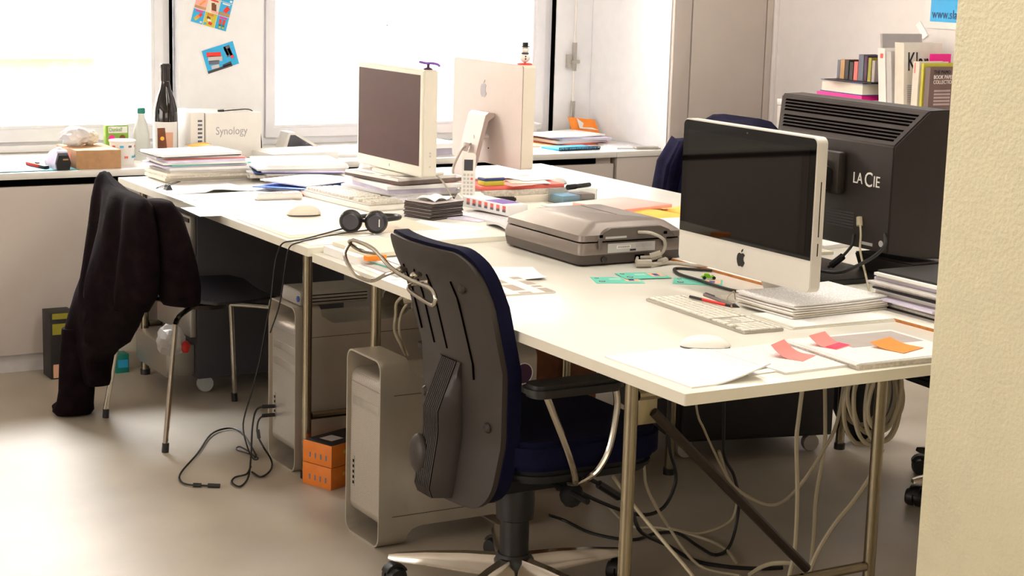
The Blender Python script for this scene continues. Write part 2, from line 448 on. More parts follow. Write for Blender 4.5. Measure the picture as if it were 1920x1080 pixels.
# windows
def window(name, x0, x1, zt, fl, fr, fb):
    y0 = 4.30
    w = obj(name, ring_prism(B(), [(x0, .744), (x1, .744), (x1, zt), (x0, zt)], [(x0+fl*.45, .744+fb*.4), (x1-fr*.45, .744+fb*.4), (x1-fr*.45, zt-.04), (x0+fl*.45, zt-.04)], 'y', y0, y0+.08), 'frame_white', smooth=0)
    w['kind'] = 'structure'
    obj('sash_frame', ring_prism(B(), [(x0+fl*.47, .744+fb*.43), (x1-fr*.47, .744+fb*.43), (x1-fr*.47, zt-.042), (x0+fl*.47, zt-.042)],
        [(x0+fl, .744+fb), (x1-fr, .744+fb), (x1-fr, zt-.09), (x0+fl, zt-.09)], 'y', y0-.014, y0+.05), 'frame_white', w, smooth=0)
    obj('glazing_bead', ring_prism(B(), [(x0+fl, .744+fb), (x1-fr, .744+fb), (x1-fr, zt-.09), (x0+fl, zt-.09)],
        [(x0+fl+.012, .756+fb), (x1-fr-.012, .756+fb), (x1-fr-.012, zt-.102), (x0+fl+.012, zt-.102)], 'y', y0-.004, y0+.04), 'frame_white', w, smooth=0)
    obj('pane', box(B(), x0+fl+.006, y0+.018, .75+fb, x1-fr-.006, y0+.022, zt-.096), 'pane_glass', w, smooth=0)
    return w
w1 = window('window_1', -.70, .478, 2.44, .09, .066, .09)
obj('sill_rail', box(B(), -.70, 4.262, .744, .48, 4.30, .772, .004), 'frame_white', w1)
obj('frame_joint', box(B(), .4805, 4.285, .745, .487, 4.33, 2.44), 'black_gap', w1, smooth=0)
w2 = window('window_2', .87, 2.322, 2.44, .064, .088, .07)
obj('frame_joint', box(B(), 2.3225, 4.275, .745, 2.329, 4.33, 2.44), 'black_gap', w2, smooth=0)
t = thing('window_bolt', 'grey steel window bolt rod on the white casing beside the wide window', 'window bolt', (2.42, 4.25, .78))
obj('rod', tube(B(), [(2.42, 4.248, .78), (2.42, 4.248, 2.3)], .005, 8, False), 'white_plastic', t)
obj('sleeve', tube(B(), [(2.42, 4.248, .78), (2.42, 4.248, .91)], .011, 8, False), 'alu', t)
obj('sleeve', tube(B(), [(2.42, 4.248, 1.05), (2.42, 4.248, 1.18)], .011, 8, False), 'alu', t)
obj('bracket', box(B(), 2.385, 4.245, 1.065, 2.405, 4.268, 1.125, .002), 'alu', t)
obj('bracket_pin', box(B(), 2.40, 4.236, 1.085, 2.445, 4.25, 1.10, .002), 'alu', t)
# outside: this house's own unseen front above and below, added to screen off sky light, the street, the neighbouring house
bm = B(); box(bm, -40, 4.605, 2.45, 46, 4.7, 20); box(bm, -40, 4.605, -4, 46, 4.7, .742); box(bm, -40, 4.605, .742, -6.7, 4.7, 2.45); box(bm, 2.53, 4.605, .742, 46, 4.7, 2.45)
struct('wall_outside_shade', bm, 'facade')
struct('street', box(B(), -40, 4.705, -4.1, 46, 9.495, -4.0), 'asphalt')
t = thing('neighbour_house', 'sunlit pale house front across the street, seen through both windows', 'building', (3, 9.5, -4))
obj('wall', box(B(), -40, 9.5, -4, 46, 10, 5.4), 'facade', t, smooth=0)
f = obj('window', ring_prism(B(), [(-.4, .80), (1.95, .80), (1.95, 3.2), (-.4, 3.2)], [(-.2, .93), (1.80, .93), (1.80, 3.05), (-.2, 3.05)], 'y', 9.38, 9.5), 'facade_trim', t, smooth=0)
obj('pane', box(B(), -.2, 9.45, .93, 1.8, 9.49, 3.05), 'white_lacquer', f, smooth=0)
obj('sill', box(B(), -.5, 9.3, .80, 1.78, 9.5, .88, .01), 'facade_trim', t)
obj('brick_band', box(B(), -.5, 9.47, .62, 1.76, 9.5, .80), 'facade_band', t, smooth=0)
obj('joint_line', box(B(), 2.6, 9.49, 1.085, 4.0, 9.4995, 1.10), 'facade_joint', t)
obj('joint_line', box(B(), 4.05, 9.49, 1.03, 7.2, 9.4995, 1.045), 'facade_joint', t)
obj('joint_line', box(B(), 2.0, 9.49, .495, 7.2, 9.4995, .515), 'facade_joint', t)
obj('joint_line', box(B(), 3.9, 9.49, .82, 7.2, 9.4995, .835), 'facade_joint', t)
obj('joint_line', box(B(), 4.05, 9.49, .85, 4.065, 9.4995, 1.04), 'facade_joint', t)
obj('joint_line', box(B(), -.5, 9.292, .872, 1.74, 9.2995, .884), 'facade_joint', t)
for i, (x, z) in enumerate(((2.7, .2), (3.9, .2), (5.1, .2), (3.4, .53), (4.6, .53), (5.6, .53))):
    obj('stone_block', box(B(), x, 9.485, z, x+1.16, 9.5, z+.28, .006), 'facade_trim', t)

# ================================================================ counter under the windows
CT = .742
t = thing('window_counter', 'white worktop running under both windows', 'worktop', (0, 3.64, CT-.025))
obj('slab', box(B(), -3.9, 3.64, CT-.025, 2.268, 4.36, CT, .002), 'white_lacquer', t)
obj('slab', box(B(), 2.27, 3.64, CT-.025, 2.529, 4.3, CT, .002), 'white_lacquer', t)
for x0, x1, lab in ((-3.9, -2.0, 'white counter cabinet at the far left, mostly out of frame'), (-2.0, .90, 'white counter cabinet behind the chair with the jacket'),
                    (.902, 2.26, 'white counter cabinet behind the far desk, with dark grip gap'), (2.272, 2.529, 'narrow white filler cabinet next to the built-in cupboard')):
    t = thing('counter_cabinet', lab, 'cabinet', ((x0+x1)/2, 3.7, 0), 0, 'cabinets under the window counter')
    nar = x0 > 2.2
    obj('body', box(B(), x0+.004, 3.67, .07, x1-.004, 4.3, CT-.026), 'panel_grey', t, smooth=0)
    obj('door', box(B(), x0+.003, 3.645, .07, x1-.003, 3.669, CT-.0265 if nar else CT-.052, .0015), 'panel_grey', t)
    if not nar: obj('grip_gap', box(B(), x0+.003, 3.655, CT-.05, x1-(.09 if x0 > .5 else .003), 3.6695, CT-.027), 'black_gap', t, smooth=0)
    obj('plinth', box(B(), x0+.004, 3.67, 0, x1-.004, 3.69, .069), 'paper_grey', t, smooth=0)
# built-in cupboard in the corner
t = thing('built_in_cupboard', 'tall grey-white built-in cupboard between window recess and right wall', 'cupboard', (2.8, 3.9, 0))
obj('carcass', box(B(), 2.531, 3.64, 0, 3.099, 4.55, 2.798), 'panel_grey', t, smooth=0)
obj('side_panel', box(B(), 2.531, 3.62, 0, 2.622, 3.639, 2.798, .001), 'panel_grey', t)
obj('lit_reveal_panel', box(B(), 2.527, 3.642, CT+.0005, 2.5305, 4.268, 2.449), 'white_wall_glare', t, smooth=0)  # white panel added to brighten the face that window light floods
d = obj('door', box(B(), 2.628, 3.618, .08, 3.033, 3.639, 2.75, .001), 'panel_grey', t)
obj('keyhole', lathe(B(), [(.0055, 3.615), (.0055, 3.6195)], (2.68, 0, .875), 12, 'y'), 'black_gap', d)
obj('door', box(B(), 3.04, 3.62, .08, 3.075, 3.639, 2.75, .001), 'panel_grey', t)
obj('filler_strip', box(B(), 3.078, 3.61, 0, 3.099, 3.639, 2.798, .001), 'plaster', t)
# poster on the right wall
t = thing('wall_poster', 'blue poster with white border taped to the right wall', 'poster', (3.099, 2.4, 1.4))
obj('sheet', box(B(), 3.0965, 2.05, 1.325, 3.099, 2.68, 1.95), 'paper', t, smooth=0)
obj('print', box(B(), 3.0955, 2.1, 1.352, 3.0965, 2.645, 1.92), 'cyan_poster', t, smooth=0)
text('lettering', 'www.slanted.de', .052, 'ink_blue', t, (3.095, 2.635, 1.366), (0, -1, 0), (0, 0, 1), squash=.8)
bm = B(); hexa(bm, [(3.0975, 2.725, 1.335), (3.0975, 2.70, 1.35), (3.0975, 2.65, 1.295), (3.0975, 2.675, 1.28)], [(3.0945, 2.725, 1.335), (3.0945, 2.70, 1.35), (3.0945, 2.65, 1.295), (3.0945, 2.675, 1.28)])
obj('tape', bm, 'frosted', t, smooth=0)

# ================================================================ desks
def desk(label, x0, y0, x1, y1, zt, legs, brace, wood=False, far_dx=0, far_x1=None):
    t = thing('desk', label, 'desk', ((x0+x1)/2, (y0+y1)/2, 0), 0, 'white desks pushed together')
    top = obj('tabletop', box(B(), x0, y0, zt-.025, x1, y1, zt, .0012), 'desk_white', t)
    obj('edge_band', box(B(), x0-.0006, y0+.001, zt-.0245, x0, y1-.001, zt-.0005), 'raw_wood' if wood else 'desk_edge', top, smooth=0)
    obj('edge_band', box(B(), x0+.001, y0-.0006, zt-.0245, x1-.001, y0, zt-.0005), 'desk_edge', top, smooth=0)
    (lx0, lx1), (ly0, ly1) = legs
    zb = zt-.0255
    mt = 'tube_steel'
    for y in (ly0, ly1):
        if y == ly1:
            lx0 += far_dx
            if far_x1: lx1 = far_x1
        for x in (lx0, lx1):
            l = obj('leg', tube(B(), [(x, y, .02), (x, y, zb)], .0145, 14, False), mt, t)
            obj('foot', tube(B(), [(x, y, 0), (x, y, .0199)], .018, 12, False), 'black_plastic', l)
        obj('top_rail', tube(B(), [(lx0+.0147, y, zb-.03), (lx1-.0147, y, zb-.03)], .012, 10, False), mt, t)
        if not (far_x1 and y == ly1): obj('bottom_rail', tube(B(), [(lx0+.0147, y, .19), (lx1-.0147, y, .19)], .012, 10, False), mt, t)
    lx0, lx1 = legs[0]
    if brace:
        for y in (ly0,):
            b = obj('brace', tube(B(), [(lx0+.055, y, .625), (lx0+.50, y, .212)], .0115, 10, False), 'dark_steel', t)
            obj('brace_lug', box(B(), lx0+.016, y-.003, .60, lx0+.065, y+.003, .655, .002), 'tube_steel', t)
    obj('side_rail', tube(B(), [(lx1, ly0+.0147, zb-.045), (lx1, ly1-.0147, zb-.045)], .011, 10, False), mt, t)
    return t
desk('white desk with the near dark-screened computer and the scanner', 0, 0, .898, 1.783, .72, ((.022, .71), (.215, 1.548)), True, False, .064)
desk('white desk with the wooden-edged top under the black monitor back', .9006, 0, 1.8, 1.783, .727, ((1.03, 1.70), (.215, 1.55)), True, True, .07, 1.785)
desk('white desk with paper piles beside the chair with the jacket', -.012, 1.786, .898, 3.47, .735, ((.076, .74), (1.985, 3.452)), False)
desk('white far desk under the silver computer seen from behind', .9006, 1.786, 1.8, 3.5, .722, ((1.05, 1.72), (2.25, 3.3)), False)
# cable tray below the near desk
t = thing('cable_tray', 'dark metal cable tray hung beneath the near desk end', 'cable tray', (.60, .5, .60))
obj('channel', box(B(), .34, .44, .625, .92, .56, .668, .003), 'dark_steel', t)
obj('clip', box(B(), .78, .43, .65, .80, .57, .6935, .002), 'dark_steel', t)
obj('clip', box(B(), .36, .43, .65, .38, .57, .6935, .002), 'dark_steel', t)

# ---------------------------------------------------------------- pedestals
t = thing('drawer_pedestal', 'grey drawer pedestal on casters under the desk with paper piles', 'drawer unit', (.37, 3.26, 0))
obj('body', box(B(), .135, 3.06, .06, .70, 3.43, .66, .004), 'gun_grey', t)
for i, (a, b) in enumerate(((.50, .64), (.34, .49), (.21, .33))):
    d = obj('drawer', box(B(), .112, 3.07, a, .134, 3.42, b, .003), 'alu', t)
    obj('grip', box(B(), .108, 3.075, b-.022, .1115, 3.415, b-.008), 'black_plastic', d, smooth=0)
d = obj('drawer', box(B(), .03, 3.09, .07, .134, 3.42, .18, .003), 'alu', t)
for x in (.18, .64):
    for y in (3.11, 3.38): obj('caster', lathe(B(), [(.0, -.012), (.028, -.012), (.03, 0), (.028, .012), (0, .012)], (x, y, .03), 14, 'y'), 'frosted', t)
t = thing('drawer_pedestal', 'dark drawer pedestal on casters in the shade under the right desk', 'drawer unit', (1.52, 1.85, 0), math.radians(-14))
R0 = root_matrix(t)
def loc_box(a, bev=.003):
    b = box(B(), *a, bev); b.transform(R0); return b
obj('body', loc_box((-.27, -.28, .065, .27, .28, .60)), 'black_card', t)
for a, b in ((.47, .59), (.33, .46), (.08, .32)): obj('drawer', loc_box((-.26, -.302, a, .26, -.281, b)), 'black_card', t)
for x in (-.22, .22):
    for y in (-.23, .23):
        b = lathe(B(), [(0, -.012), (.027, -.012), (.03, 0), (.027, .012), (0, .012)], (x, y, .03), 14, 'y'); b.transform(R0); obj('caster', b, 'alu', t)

# ================================================================ office chairs
def chair_back_x(z):
    K = [(.25, .0), (.30, .01), (.45, .034), (.62, .026), (.78, -.018), (.88, -.066), (.92, -.09)]
    for (a, xa), (b, xb) in zip(K, K[1:]):
        if a <= z <= b: return xa+(xb-xa)*(z-a)/(b-a)
    return K[-1][1]
def back_half(z, zb, zt, w0, w1, r):
    w = w0+(w1-w0)*(z-zb)/(zt-zb)
    for e in (z-zb, zt-z):
        if e < r: w -= r-math.sqrt(max(0, r*r-(r-e)**2))
    return max(w, .02)
def office_chair(label):
    t = thing('office_chair', label, 'office chair', (.215, .90, 0), 0, 'dark swivel chairs around the desks')
    yc = .90; zb, zt = .285, .902
    def mk(dx, ex, thick, zb=zb, zt=zt):
        bm = B(); vs = [zb+(zt-zb)*(1-math.cos(PI*i/36))/2 for i in range(37)]
        def fn(u, v):
            k = v*36; i = min(int(k), 35); z = vs[i]+(vs[i+1]-vs[i])*(k-i)
            hw = back_half(z, zb, zt, .178+ex, .214+ex, .075); s = (u-.5)*2
            return Vector((chair_back_x(z)+dx+.03*(s*s)*hw/.22, yc+s*hw, z))
        return gridslab(bm, fn, 16, 36, (thick, 0, 0))
    sh = obj('back_shell', mk(0, 0, .014), 'dark_plastic', t)
    obj('back_cushion', mk(.0145, .004, .034, zb+.01, zt+.008), 'fabric_navy', t)
    for y in (.80, .905, .975, 1.05):
        z0 = .645-.055*(y < .82)+.02*(y > 1); pts = [(chair_back_x(z)-.0005+.03*((y-yc)/.22)**2, y, z) for z in [z0+(.825-z0)*i/6 for i in range(7)]]
        obj('slot', tube(B(), pts, .0024, 6, False), 'black_gap', sh)
    # ribbed spine
    zs = [.295+.325*i/14 for i in range(15)]
    sp_ = obj('spine', loft(B(), [[(chair_back_x(z)-d0, yc-.05, z), (chair_back_x(z)-d1, yc-.034, z), (chair_back_x(z)-d1, yc+.04, z), (chair_back_x(z)-d0, yc+.052, z), (chair_back_x(z)+.004, yc+.052, z), (chair_back_x(z)+.004, yc-.05, z)]
          for i, z in enumerate(zs) for d0, d1 in [(.012*min(1, i/2, (14-i)/1.5)+.002, .052*min(1, (i+3)/4, (14-i)/5)+.002)]]), 'dark_plastic', t, smooth=50)
    obj('rib_bed', loft(B(), [[(chair_back_x(z)-dd, yc-.034, z), (chair_back_x(z)-dd, yc+.040, z), (chair_back_x(z)-dd+.003, yc+.040, z), (chair_back_x(z)-dd+.003, yc-.034, z)] for i, z in enumerate(zs) for dd in [.052*min(1, (i+3)/4, (14-i)/5)+.0026]]), 'black_gap', sp_, smooth=0)
    for k in range(9):
        y = yc-.030+k*.0085
        pts = [(chair_back_x(z)-(.052*min(1, (i+3)/4, (14-i)/5)+.0035), y, z) for i, z in enumerate(zs)]
        obj('rib', tube(B(), pts, .0026, 5, False), 'dark_plastic', sp_)
    kn = obj('lumbar_knob', ball(B(), (chair_back_x(.4)-.058, yc+.040, .385), .040, 3, (.48, .95, 1.25)), 'dark_plastic', t)
    for y, z in ((.765, .815), (.755, .485), (1.075, .50)):
        obj('screw_cap', lathe(B(), [(0, -.007), (.009, -.005), (.013, 0), (.013, .004)], (chair_back_x(z)+.03*((y-yc)/.22)**2, y, z), 14, 'x'), 'dark_plastic', sh)
    # chrome coat hanger bar on the back
    h = obj('coat_hanger', tube(B(), [(-.068, 1.105, .845), (-.105, 1.12, .852), (-.135, 1.12, .872), (-.135, 1.09, .882), (-.115, 1.03, .868), (-.098, .97, .832), (-.09, .89, .818), (-.088, .80, .815), (-.088, .772, .802), (-.088, .772, .785), (-.088, .79, .778), (-.088, .87, .787), (-.088, .90, .795), (-.075, .91, .803), (-.048, .88, .812)], .0052, 10, k=5), 'chrome', t)
    obj('hanger_arm', tube(B(), [(-.135, 1.12, .872), (-.145, 1.125, .84), (-.13, 1.10, .80), (-.112, 1.05, .79), (-.10, .99, .815), (-.07, .965, .83)], .0048, 10, k=5), 'chrome', h)
    for y in (.965, .89): obj('hanger_mount', ball(B(), (-.075, y, .828), .009, 2, (1.8, .8, 1)), 'chrome', h)
    # seat
    def st(zl, zh, inset):
        bm = B(); prism(bm, rrect(.082+inset, yc-.235+inset, .51-inset, yc+.235-inset, .09), 'z', zl, zh, .012); return bm
    obj('seat_cushion', st(.385, .455, 0), 'fabric_navy', t)
    obj('seat_pan', st(.352, .384, .012), 'soft_black', t)
    obj('back_bracket', box(B(), -.005, yc-.04, .315, .16, yc+.04, .35, .008), 'soft_black', t)
    obj('tilt_mechanism', box(B(), .11, yc-.07, .285, .33, yc+.06, .351, .015), 'soft_black', t)
    lv = obj('lever', tube(B(), [(.28, yc-.06, .30), (.29, yc-.14, .295), (.295, yc-.2, .29)], .008, 8), 'soft_black', t)
    obj('lever_knob', ball(B(), (.30, yc-.12, .285), .03, 2, (1, 1, 1.1)), 'soft_black', lv)
    obj('gas_column', lathe(B(), [(.036, .085), (.036, .20), (.046, .205), (.048, .25), (.046, .284)], (.215, yc, 0), 22), 'black_plastic', t)
    obj('hub', lathe(B(), [(.045, .055), (.052, .07), (.05, .10), (.04, .115)], (.215, yc, 0), 20), 'black_plastic', t)
    for sgn in (-1, 1):
        y = yc+sgn*.255
        pad = obj('arm_pad', prism(B(), rrect(.08, y-.042, .335, y+.042, .035), 'z', .578, .608, .009), 'black_plastic', t)
        obj('arm_support', tube(B(), [(.135, y, .577), (.15, y, .545), (.205, y-sgn*.005, .43), (.235, y-sgn*.02, .36), (.245, y-sgn*.06, .343)], .0085, 10), 'chrome', t)
        obj('arm_support', tube(B(), [(.325, y, .577), (.33, y, .53), (.315, y, .44), (.29, y-sgn*.003, .39), (.265, y-sgn*.012, .365), (.255, y-sgn*.05, .343)], .0085, 10), 'chrome', t)
    # five-star base
    for k in range(5):
        a = math.radians(140+72*k); ca, sa = math.cos(a), math.sin(a)
        def P(r, s, z): return (.215+r*ca-s*sa, yc+r*sa+s*ca, z)
        secs = []
        for r, wd, zl, zh in ((.04, .03, .058, .108), (.12, .026, .062, .106), (.22, .02, .068, .098), (.295, .015, .070, .088), (.315, .008, .072, .083)):
            secs.append([P(r, -wd, zl), P(r, wd, zl), P(r, wd*.9, (zl+zh)/2), P(r, wd*.45, zh), P(r, -wd*.45, zh), P(r, -wd*.9, (zl+zh)/2)])
        arm = obj('base_arm', loft(B(), secs), 'chrome', t, smooth=50)
        cs = obj('caster', lathe(B(), [(0, -.028), (.022, -.027), (.027, -.018), (.027, -.004), (.02, -.003), (.02, .003), (.027, .004), (.027, .018), (.022, .027), (0, .028)], (0, 0, 0), 18, 'y'), 'black_plastic', t, world=False)
        r = root_matrix(t).inverted() @ Vector(P(.30, .0, .0275)); cs.location = r; cs.rotation_euler.z = a+.7
        hd = lathe(B(), [(0, -.016), (.031, -.015), (.031, .015), (0, .016)], (0, 0, .004), 18, 'y')
        bmesh.ops.bisect_plane(hd, geom=hd.verts[:]+hd.edges[:]+hd.faces[:], plane_co=(0, 0, .014), plane_no=(0, 0, -1), clear_outer=True)
        obj('caster_hood', hd, 'black_plastic', cs, world=False)
    return t
ch = office_chair('dark grey swivel chair with chrome coat hanger, seen from behind at the near desk')
ch.location = (.125, .842, 0)
c2 = copy_tree(ch); c2.location = (1.87, .92, 0); c2.rotation_euler.z = PI*.97; c2['label'] = 'dark swivel chair behind the black monitor, only its caster and base showing'
c3 = copy_tree(ch); c3.location = (2.02, 2.78, 0); c3.rotation_euler.z = PI*1.02; c3['label'] = 'dark swivel chair by the built-in cupboard with a navy jacket over it'

# ---------------------------------------------------------------- shell chair
t = thing('shell_chair', 'black moulded plywood chair with chrome legs beside the paper desk', 'chair', (0, 2.68, 0))
PR = [(.235, .425, .14), (.225, .437, .175), (.18, .447, .205), (.08, .445, .23), (-.03, .443, .225), (-.12, .455, .19), (-.175, .49, .155), (-.205, .55, .165), (-.225, .63, .205), (-.245, .71, .215), (-.26, .77, .19), (-.265, .79, .15)]
def shell(u, v):
    k = v*(len(PR)-1); i = min(int(k), len(PR)-2); f = k-i
    a, b = PR[i], PR[i+1]; x, z, hw = [a[j]+(b[j]-a[j])*f for j in range(3)]; s = (u-.5)*2
    bend = .03*s*s
    return Vector((x+(bend if v > .55 else 0), 2.68+s*hw, z+(0 if v > .55 else bend*.5)))
obj('seat_shell', gridslab(B(), shell, 14, 33, (0, 0, -.009)), 'wood_black', t, smooth=60)
obj('hub_plate', lathe(B(), [(.08, .405), (.085, .42), (.05, .433)], (.02, 2.68, 0), 20), 'dark_steel', t)
for fx, fy in ((-.249, 2.903), (-.211, 2.421), (.225, 2.938), (.262, 2.462)):
    kx, ky = fx*.82+.01, 2.68+(fy-2.68)*.86
    l = obj('leg', tube(B(), [(.02+.05*(1 if fx > 0 else -1), 2.68+.03*(1 if fy > 2.68 else -1), .414), (kx*.8, 2.68+(ky-2.68)*.8, .416), (kx*.97, 2.68+(ky-2.68)*.97, .40), (kx*1.01, 2.68+(ky-2.68)*1.0, .36), (fx, fy, .025)], .0085, 10, k=5), 'chrome', t)
    obj('foot', tube(B(), [(fx, fy, 0), (fx-.002*(1 if fx > 0 else -1), fy, .03)], .011, 10, False), 'black_plastic', l)
# ---------------------------------------------------------------- draped clothes
def drape(secs, n=44, seed=0):
    """cloth tube through sections (cx,cy,z,rx,ry,rot,fold)"""
    rnd = random.Random(seed); ph = [rnd.uniform(0, 6.3) for _ in range(4)]; out = []
    for cx, cy, z, rx, ry, ro, fo in secs:
        ring = []
        for j in range(n):
            a = 2*PI*j/n; k = 1+fo*(.5*math.sin(5*a+ph[0]+z*3)+.35*math.sin(9*a+ph[1]-z*5)+.25*math.sin(14*a+ph[2]+z*2))
            ca, sa = math.cos(a), math.sin(a)
            sx = math.copysign(abs(ca)**.75, ca); sy = math.copysign(abs(sa)**.75, sa)
            x, y = rx*k*sx, ry*k*sy
            ring.append((cx+x*math.cos(ro)-y*math.sin(ro), cy+x*math.sin(ro)+y*math.cos(ro), z+.01*math.sin(3*a+ph[3])))
        out.append(ring)
    return loft(B(), out)
def drape_flat(secs, tilt, seed, n=64, peak=None):
    """cloth hanging flat over a chair back: sections (z, y_lo, y_hi, x_mid, half thickness, fold depth)"""
    rnd = random.Random(seed); ph = [rnd.uniform(0, 6.3) for _ in range(3)]; out = []
    for z, y0, y1, xm, rx, fo in secs:
        yc, ry = (y0+y1)/2, (y1-y0)/2; ring = []
        for j in range(n):
            a = 2*PI*j/n; ca, sa = math.cos(a), math.sin(a)
            sx = math.copysign(abs(ca)**.6, ca); sy = math.copysign(abs(sa)**.8, sa)
            y = yc+ry*sy
            f = fo*(.55*math.sin(26*y+ph[0]+3.5*z)+.35*math.sin(47*y+ph[1]-5*z)+.3*math.sin(11*y+ph[2]+7*z))
            x = xm+rx*sx+tilt*(y-2.68)+(f if sx < 0 else f*.4)
            zz = z+(peak[0]*math.exp(-((y-peak[1])/peak[2])**2)*max(0, (z-.6)/.2) if peak else 0)+.006*math.sin(19*y+ph[1])*(z < .5)
            ring.append((x, y, max(zz, .004)))
        out.append(ring)
    return loft(B(), out)
t = thing('hooded_jacket', 'dark brown hooded jacket draped over the plywood chair back, sleeve reaching the floor', 'jacket', (-.25, 2.75, .004))
obj('body', drape_flat([(.800, 2.46, 2.89, -.255, .008, 0), (.797, 2.43, 2.91, -.255, .022, .003), (.780, 2.40, 2.93, -.255, .036, .008), (.73, 2.38, 2.945, -.255, .046, .014), (.66, 2.375, 2.955, -.255, .055, .02), (.58, 2.38, 2.97, -.26, .062, .026), (.50, 2.40, 2.995, -.265, .068, .032), (.45, 2.44, 3.01, -.27, .070, .034), (.42, 2.54, 3.02, -.272, .068, .034), (.36, 2.60, 3.045, -.275, .066, .034), (.31, 2.66, 3.06, -.28, .064, .034), (.26, 2.76, 3.06, -.285, .06, .032), (.20, 2.85, 3.05, -.29, .056, .03), (.13, 2.865, 3.05, -.29, .054, .028), (.11, 2.875, 3.04, -.29, .05, .026)],.04, 3, peak=(.034, 2.885, .045)), 'jacket_brown', t, smooth=80)
obj('sleeve', drape_flat([(.79, 2.395, 2.52, -.21, .03, .0), (.75, 2.365, 2.53, -.20, .045, .008), (.68, 2.345, 2.525, -.19, .052, .012), (.60, 2.34, 2.51, -.175, .056, .016), (.53, 2.35, 2.50, -.16, .056, .018), (.475, 2.37, 2.495, -.15, .052, .018), (.462, 2.375, 2.49, -.148, .046, .016)], 0, 8, 40), 'jacket_brown', t, smooth=80)
obj('sleeve', drape_flat([(.30, 2.93, 3.06, -.31, .05, .02), (.18, 2.92, 3.065, -.315, .055, .024), (.09, 2.915, 3.06, -.32, .055, .02), (.045, 2.92, 3.075, -.325, .06, .016), (.02, 2.925, 3.10, -.33, .07, .012), (.005, 2.94, 3.09, -.33, .06, .008)], 0, 11, 40), 'jacket_brown', t, smooth=80)
for z in (.455, .425): obj('snap_button', ball(B(), (-.352, 2.74, z), .006, 1), 'chrome', t)
t = thing('navy_jacket', 'navy jacket hung over the swivel chair by the built-in cupboard', 'jacket', (2.26, 2.80, .3))
obj('body', drape([(2.30, 2.80, .958, .012, .13, 0, .04), (2.295, 2.80, .952, .035, .19, 0, .05), (2.285, 2.80, .925, .06, .235, 0, .06), (2.27, 2.80, .86, .085, .265, 0, .08), (2.25, 2.80, .74, .095, .275, 0, .1), (2.24, 2.80, .58, .10, .27, 0, .14), (2.24, 2.80, .40, .10, .26, 0, .16), (2.24, 2.80, .33, .09, .25, 0, .14)], seed=21), 'jacket_navy', t, smooth=80)
obj('sleeve', drape([(2.20, 3.05, .86, .05, .05, 0, .1), (2.16, 3.065, .76, .06, .06, 0, .12), (2.14, 3.07, .60, .062, .06, 0, .14), (2.13, 3.07, .46, .055, .055, 0, .14)], seed=24), 'jacket_navy', t, smooth=80)

# ================================================================ computers
def tower(label, x, y0, drives):
    y1 = y0+.206; H = .511; D = .475
    t = thing('computer_tower', label, 'computer', (x+D/2, (y0+y1)/2, 0), 0, 'aluminium computer towers on the floor')
    th = .005
    def ringpts(z0, z1, r): return rrect(y0, z0, y1, z1, r, 6), rrect(y0+th, z0+th, y1-th, z1-th, r-th, 6)
    o, i = ringpts(0, H, .032)
    obj('front_frame', ring_prism(B(), o, i, 'x', x, x+.085), 'mac_side', t, smooth=40)
    obj('rear_frame', ring_prism(B(), o, i, 'x', x+D-.085, x+D), 'mac_side', t, smooth=40)
    poly = [(x+.085, .03), (x+.10, .045), (x+.125, .052), (x+D-.125, .052), (x+D-.10, .045), (x+D-.085, .03), (x+D-.085, H-.03), (x+D-.10, H-.04), (x+D-.125, H-.055), (x+.125, H-.055), (x+.10, H-.04), (x+.085, H-.03)]
    for y in (y0, y1-th): obj('side_panel', prism(B(), poly, 'y', y, y+th), 'mac_side', t, smooth=0)
    bp = rrect(x+.012, .052, x+D-.01, H-.056, .03, 6)
    obj('case', prism(B(), bp, 'y', y0+th+.0002, y1-th-.0002), 'mac_side', t, smooth=40)
    fr = obj('front_grille', box(B(), x+.008, y0+.014, .085, x+.0118, y1-.014, H-.09), 'mac_mesh', t, smooth=0)
    ft = B()
    pts = [(x+.0118+.03*(1-math.cos(a)), H-.09+.03*math.sin(a)) for a in [PI/2*k/6 for k in range(7)]]
    prism(ft, [(p[0]-.0035, p[1]+.001) for p in pts]+[(p[0], p[1]) for p in pts[::-1]], 'y', y0+.014, y1-.014); obj('grille_top', ft, 'mac_mesh', t, smooth=40)
    z = H-.128
    for k in range(drives):
        obj('drive_door', box(B(), x+.0062, y0+.02, z-.024, x+.0079, y1-.03, z, .0005), 'alu', fr); z -= .052
    ps = obj('port_strip', box(B(), x+.0066, y1-.04, .13, x+.0079, y1-.03, .215), 'alu', fr, smooth=0)
    for k in range(5): obj('port', box(B(), x+.006, y1-.0385, .137+k*.015, x+.0065, y1-.0315, .145+k*.015), 'black_gap', fr, smooth=0)
    obj('seam', box(B(), x+.04, y0-.0006, H-.095, x+D-.01, y0, H-.0935), 'dark_steel', t, smooth=0)
    obj('seam', box(B(), x+.04, y0-.0006, .085, x+D-.01, y0, .0865), 'dark_steel', t, smooth=0)
    return t
tower('aluminium computer tower with cables plugged into its front, beside the orange boxes', .06, 2.035, 2)
m = tower('aluminium computer tower on the floor directly behind the near swivel chair', -.022, 1.295, 1)
obj('round_sticker', lathe(B(), [(.028, 0), (.028, .0008)], (.41, 1.2935, .44), 20, 'y'), 'book_purple', m)
obj('sticker_rim', ring_prism(B(), [(.41+.030*math.cos(a*PI/12), .44+.030*math.sin(a*PI/12)) for a in range(24)], [(.41+.0275*math.cos(a*PI/12), .44+.0275*math.sin(a*PI/12)) for a in range(24)], 'y', 1.2925, 1.2945), 'paper', m)
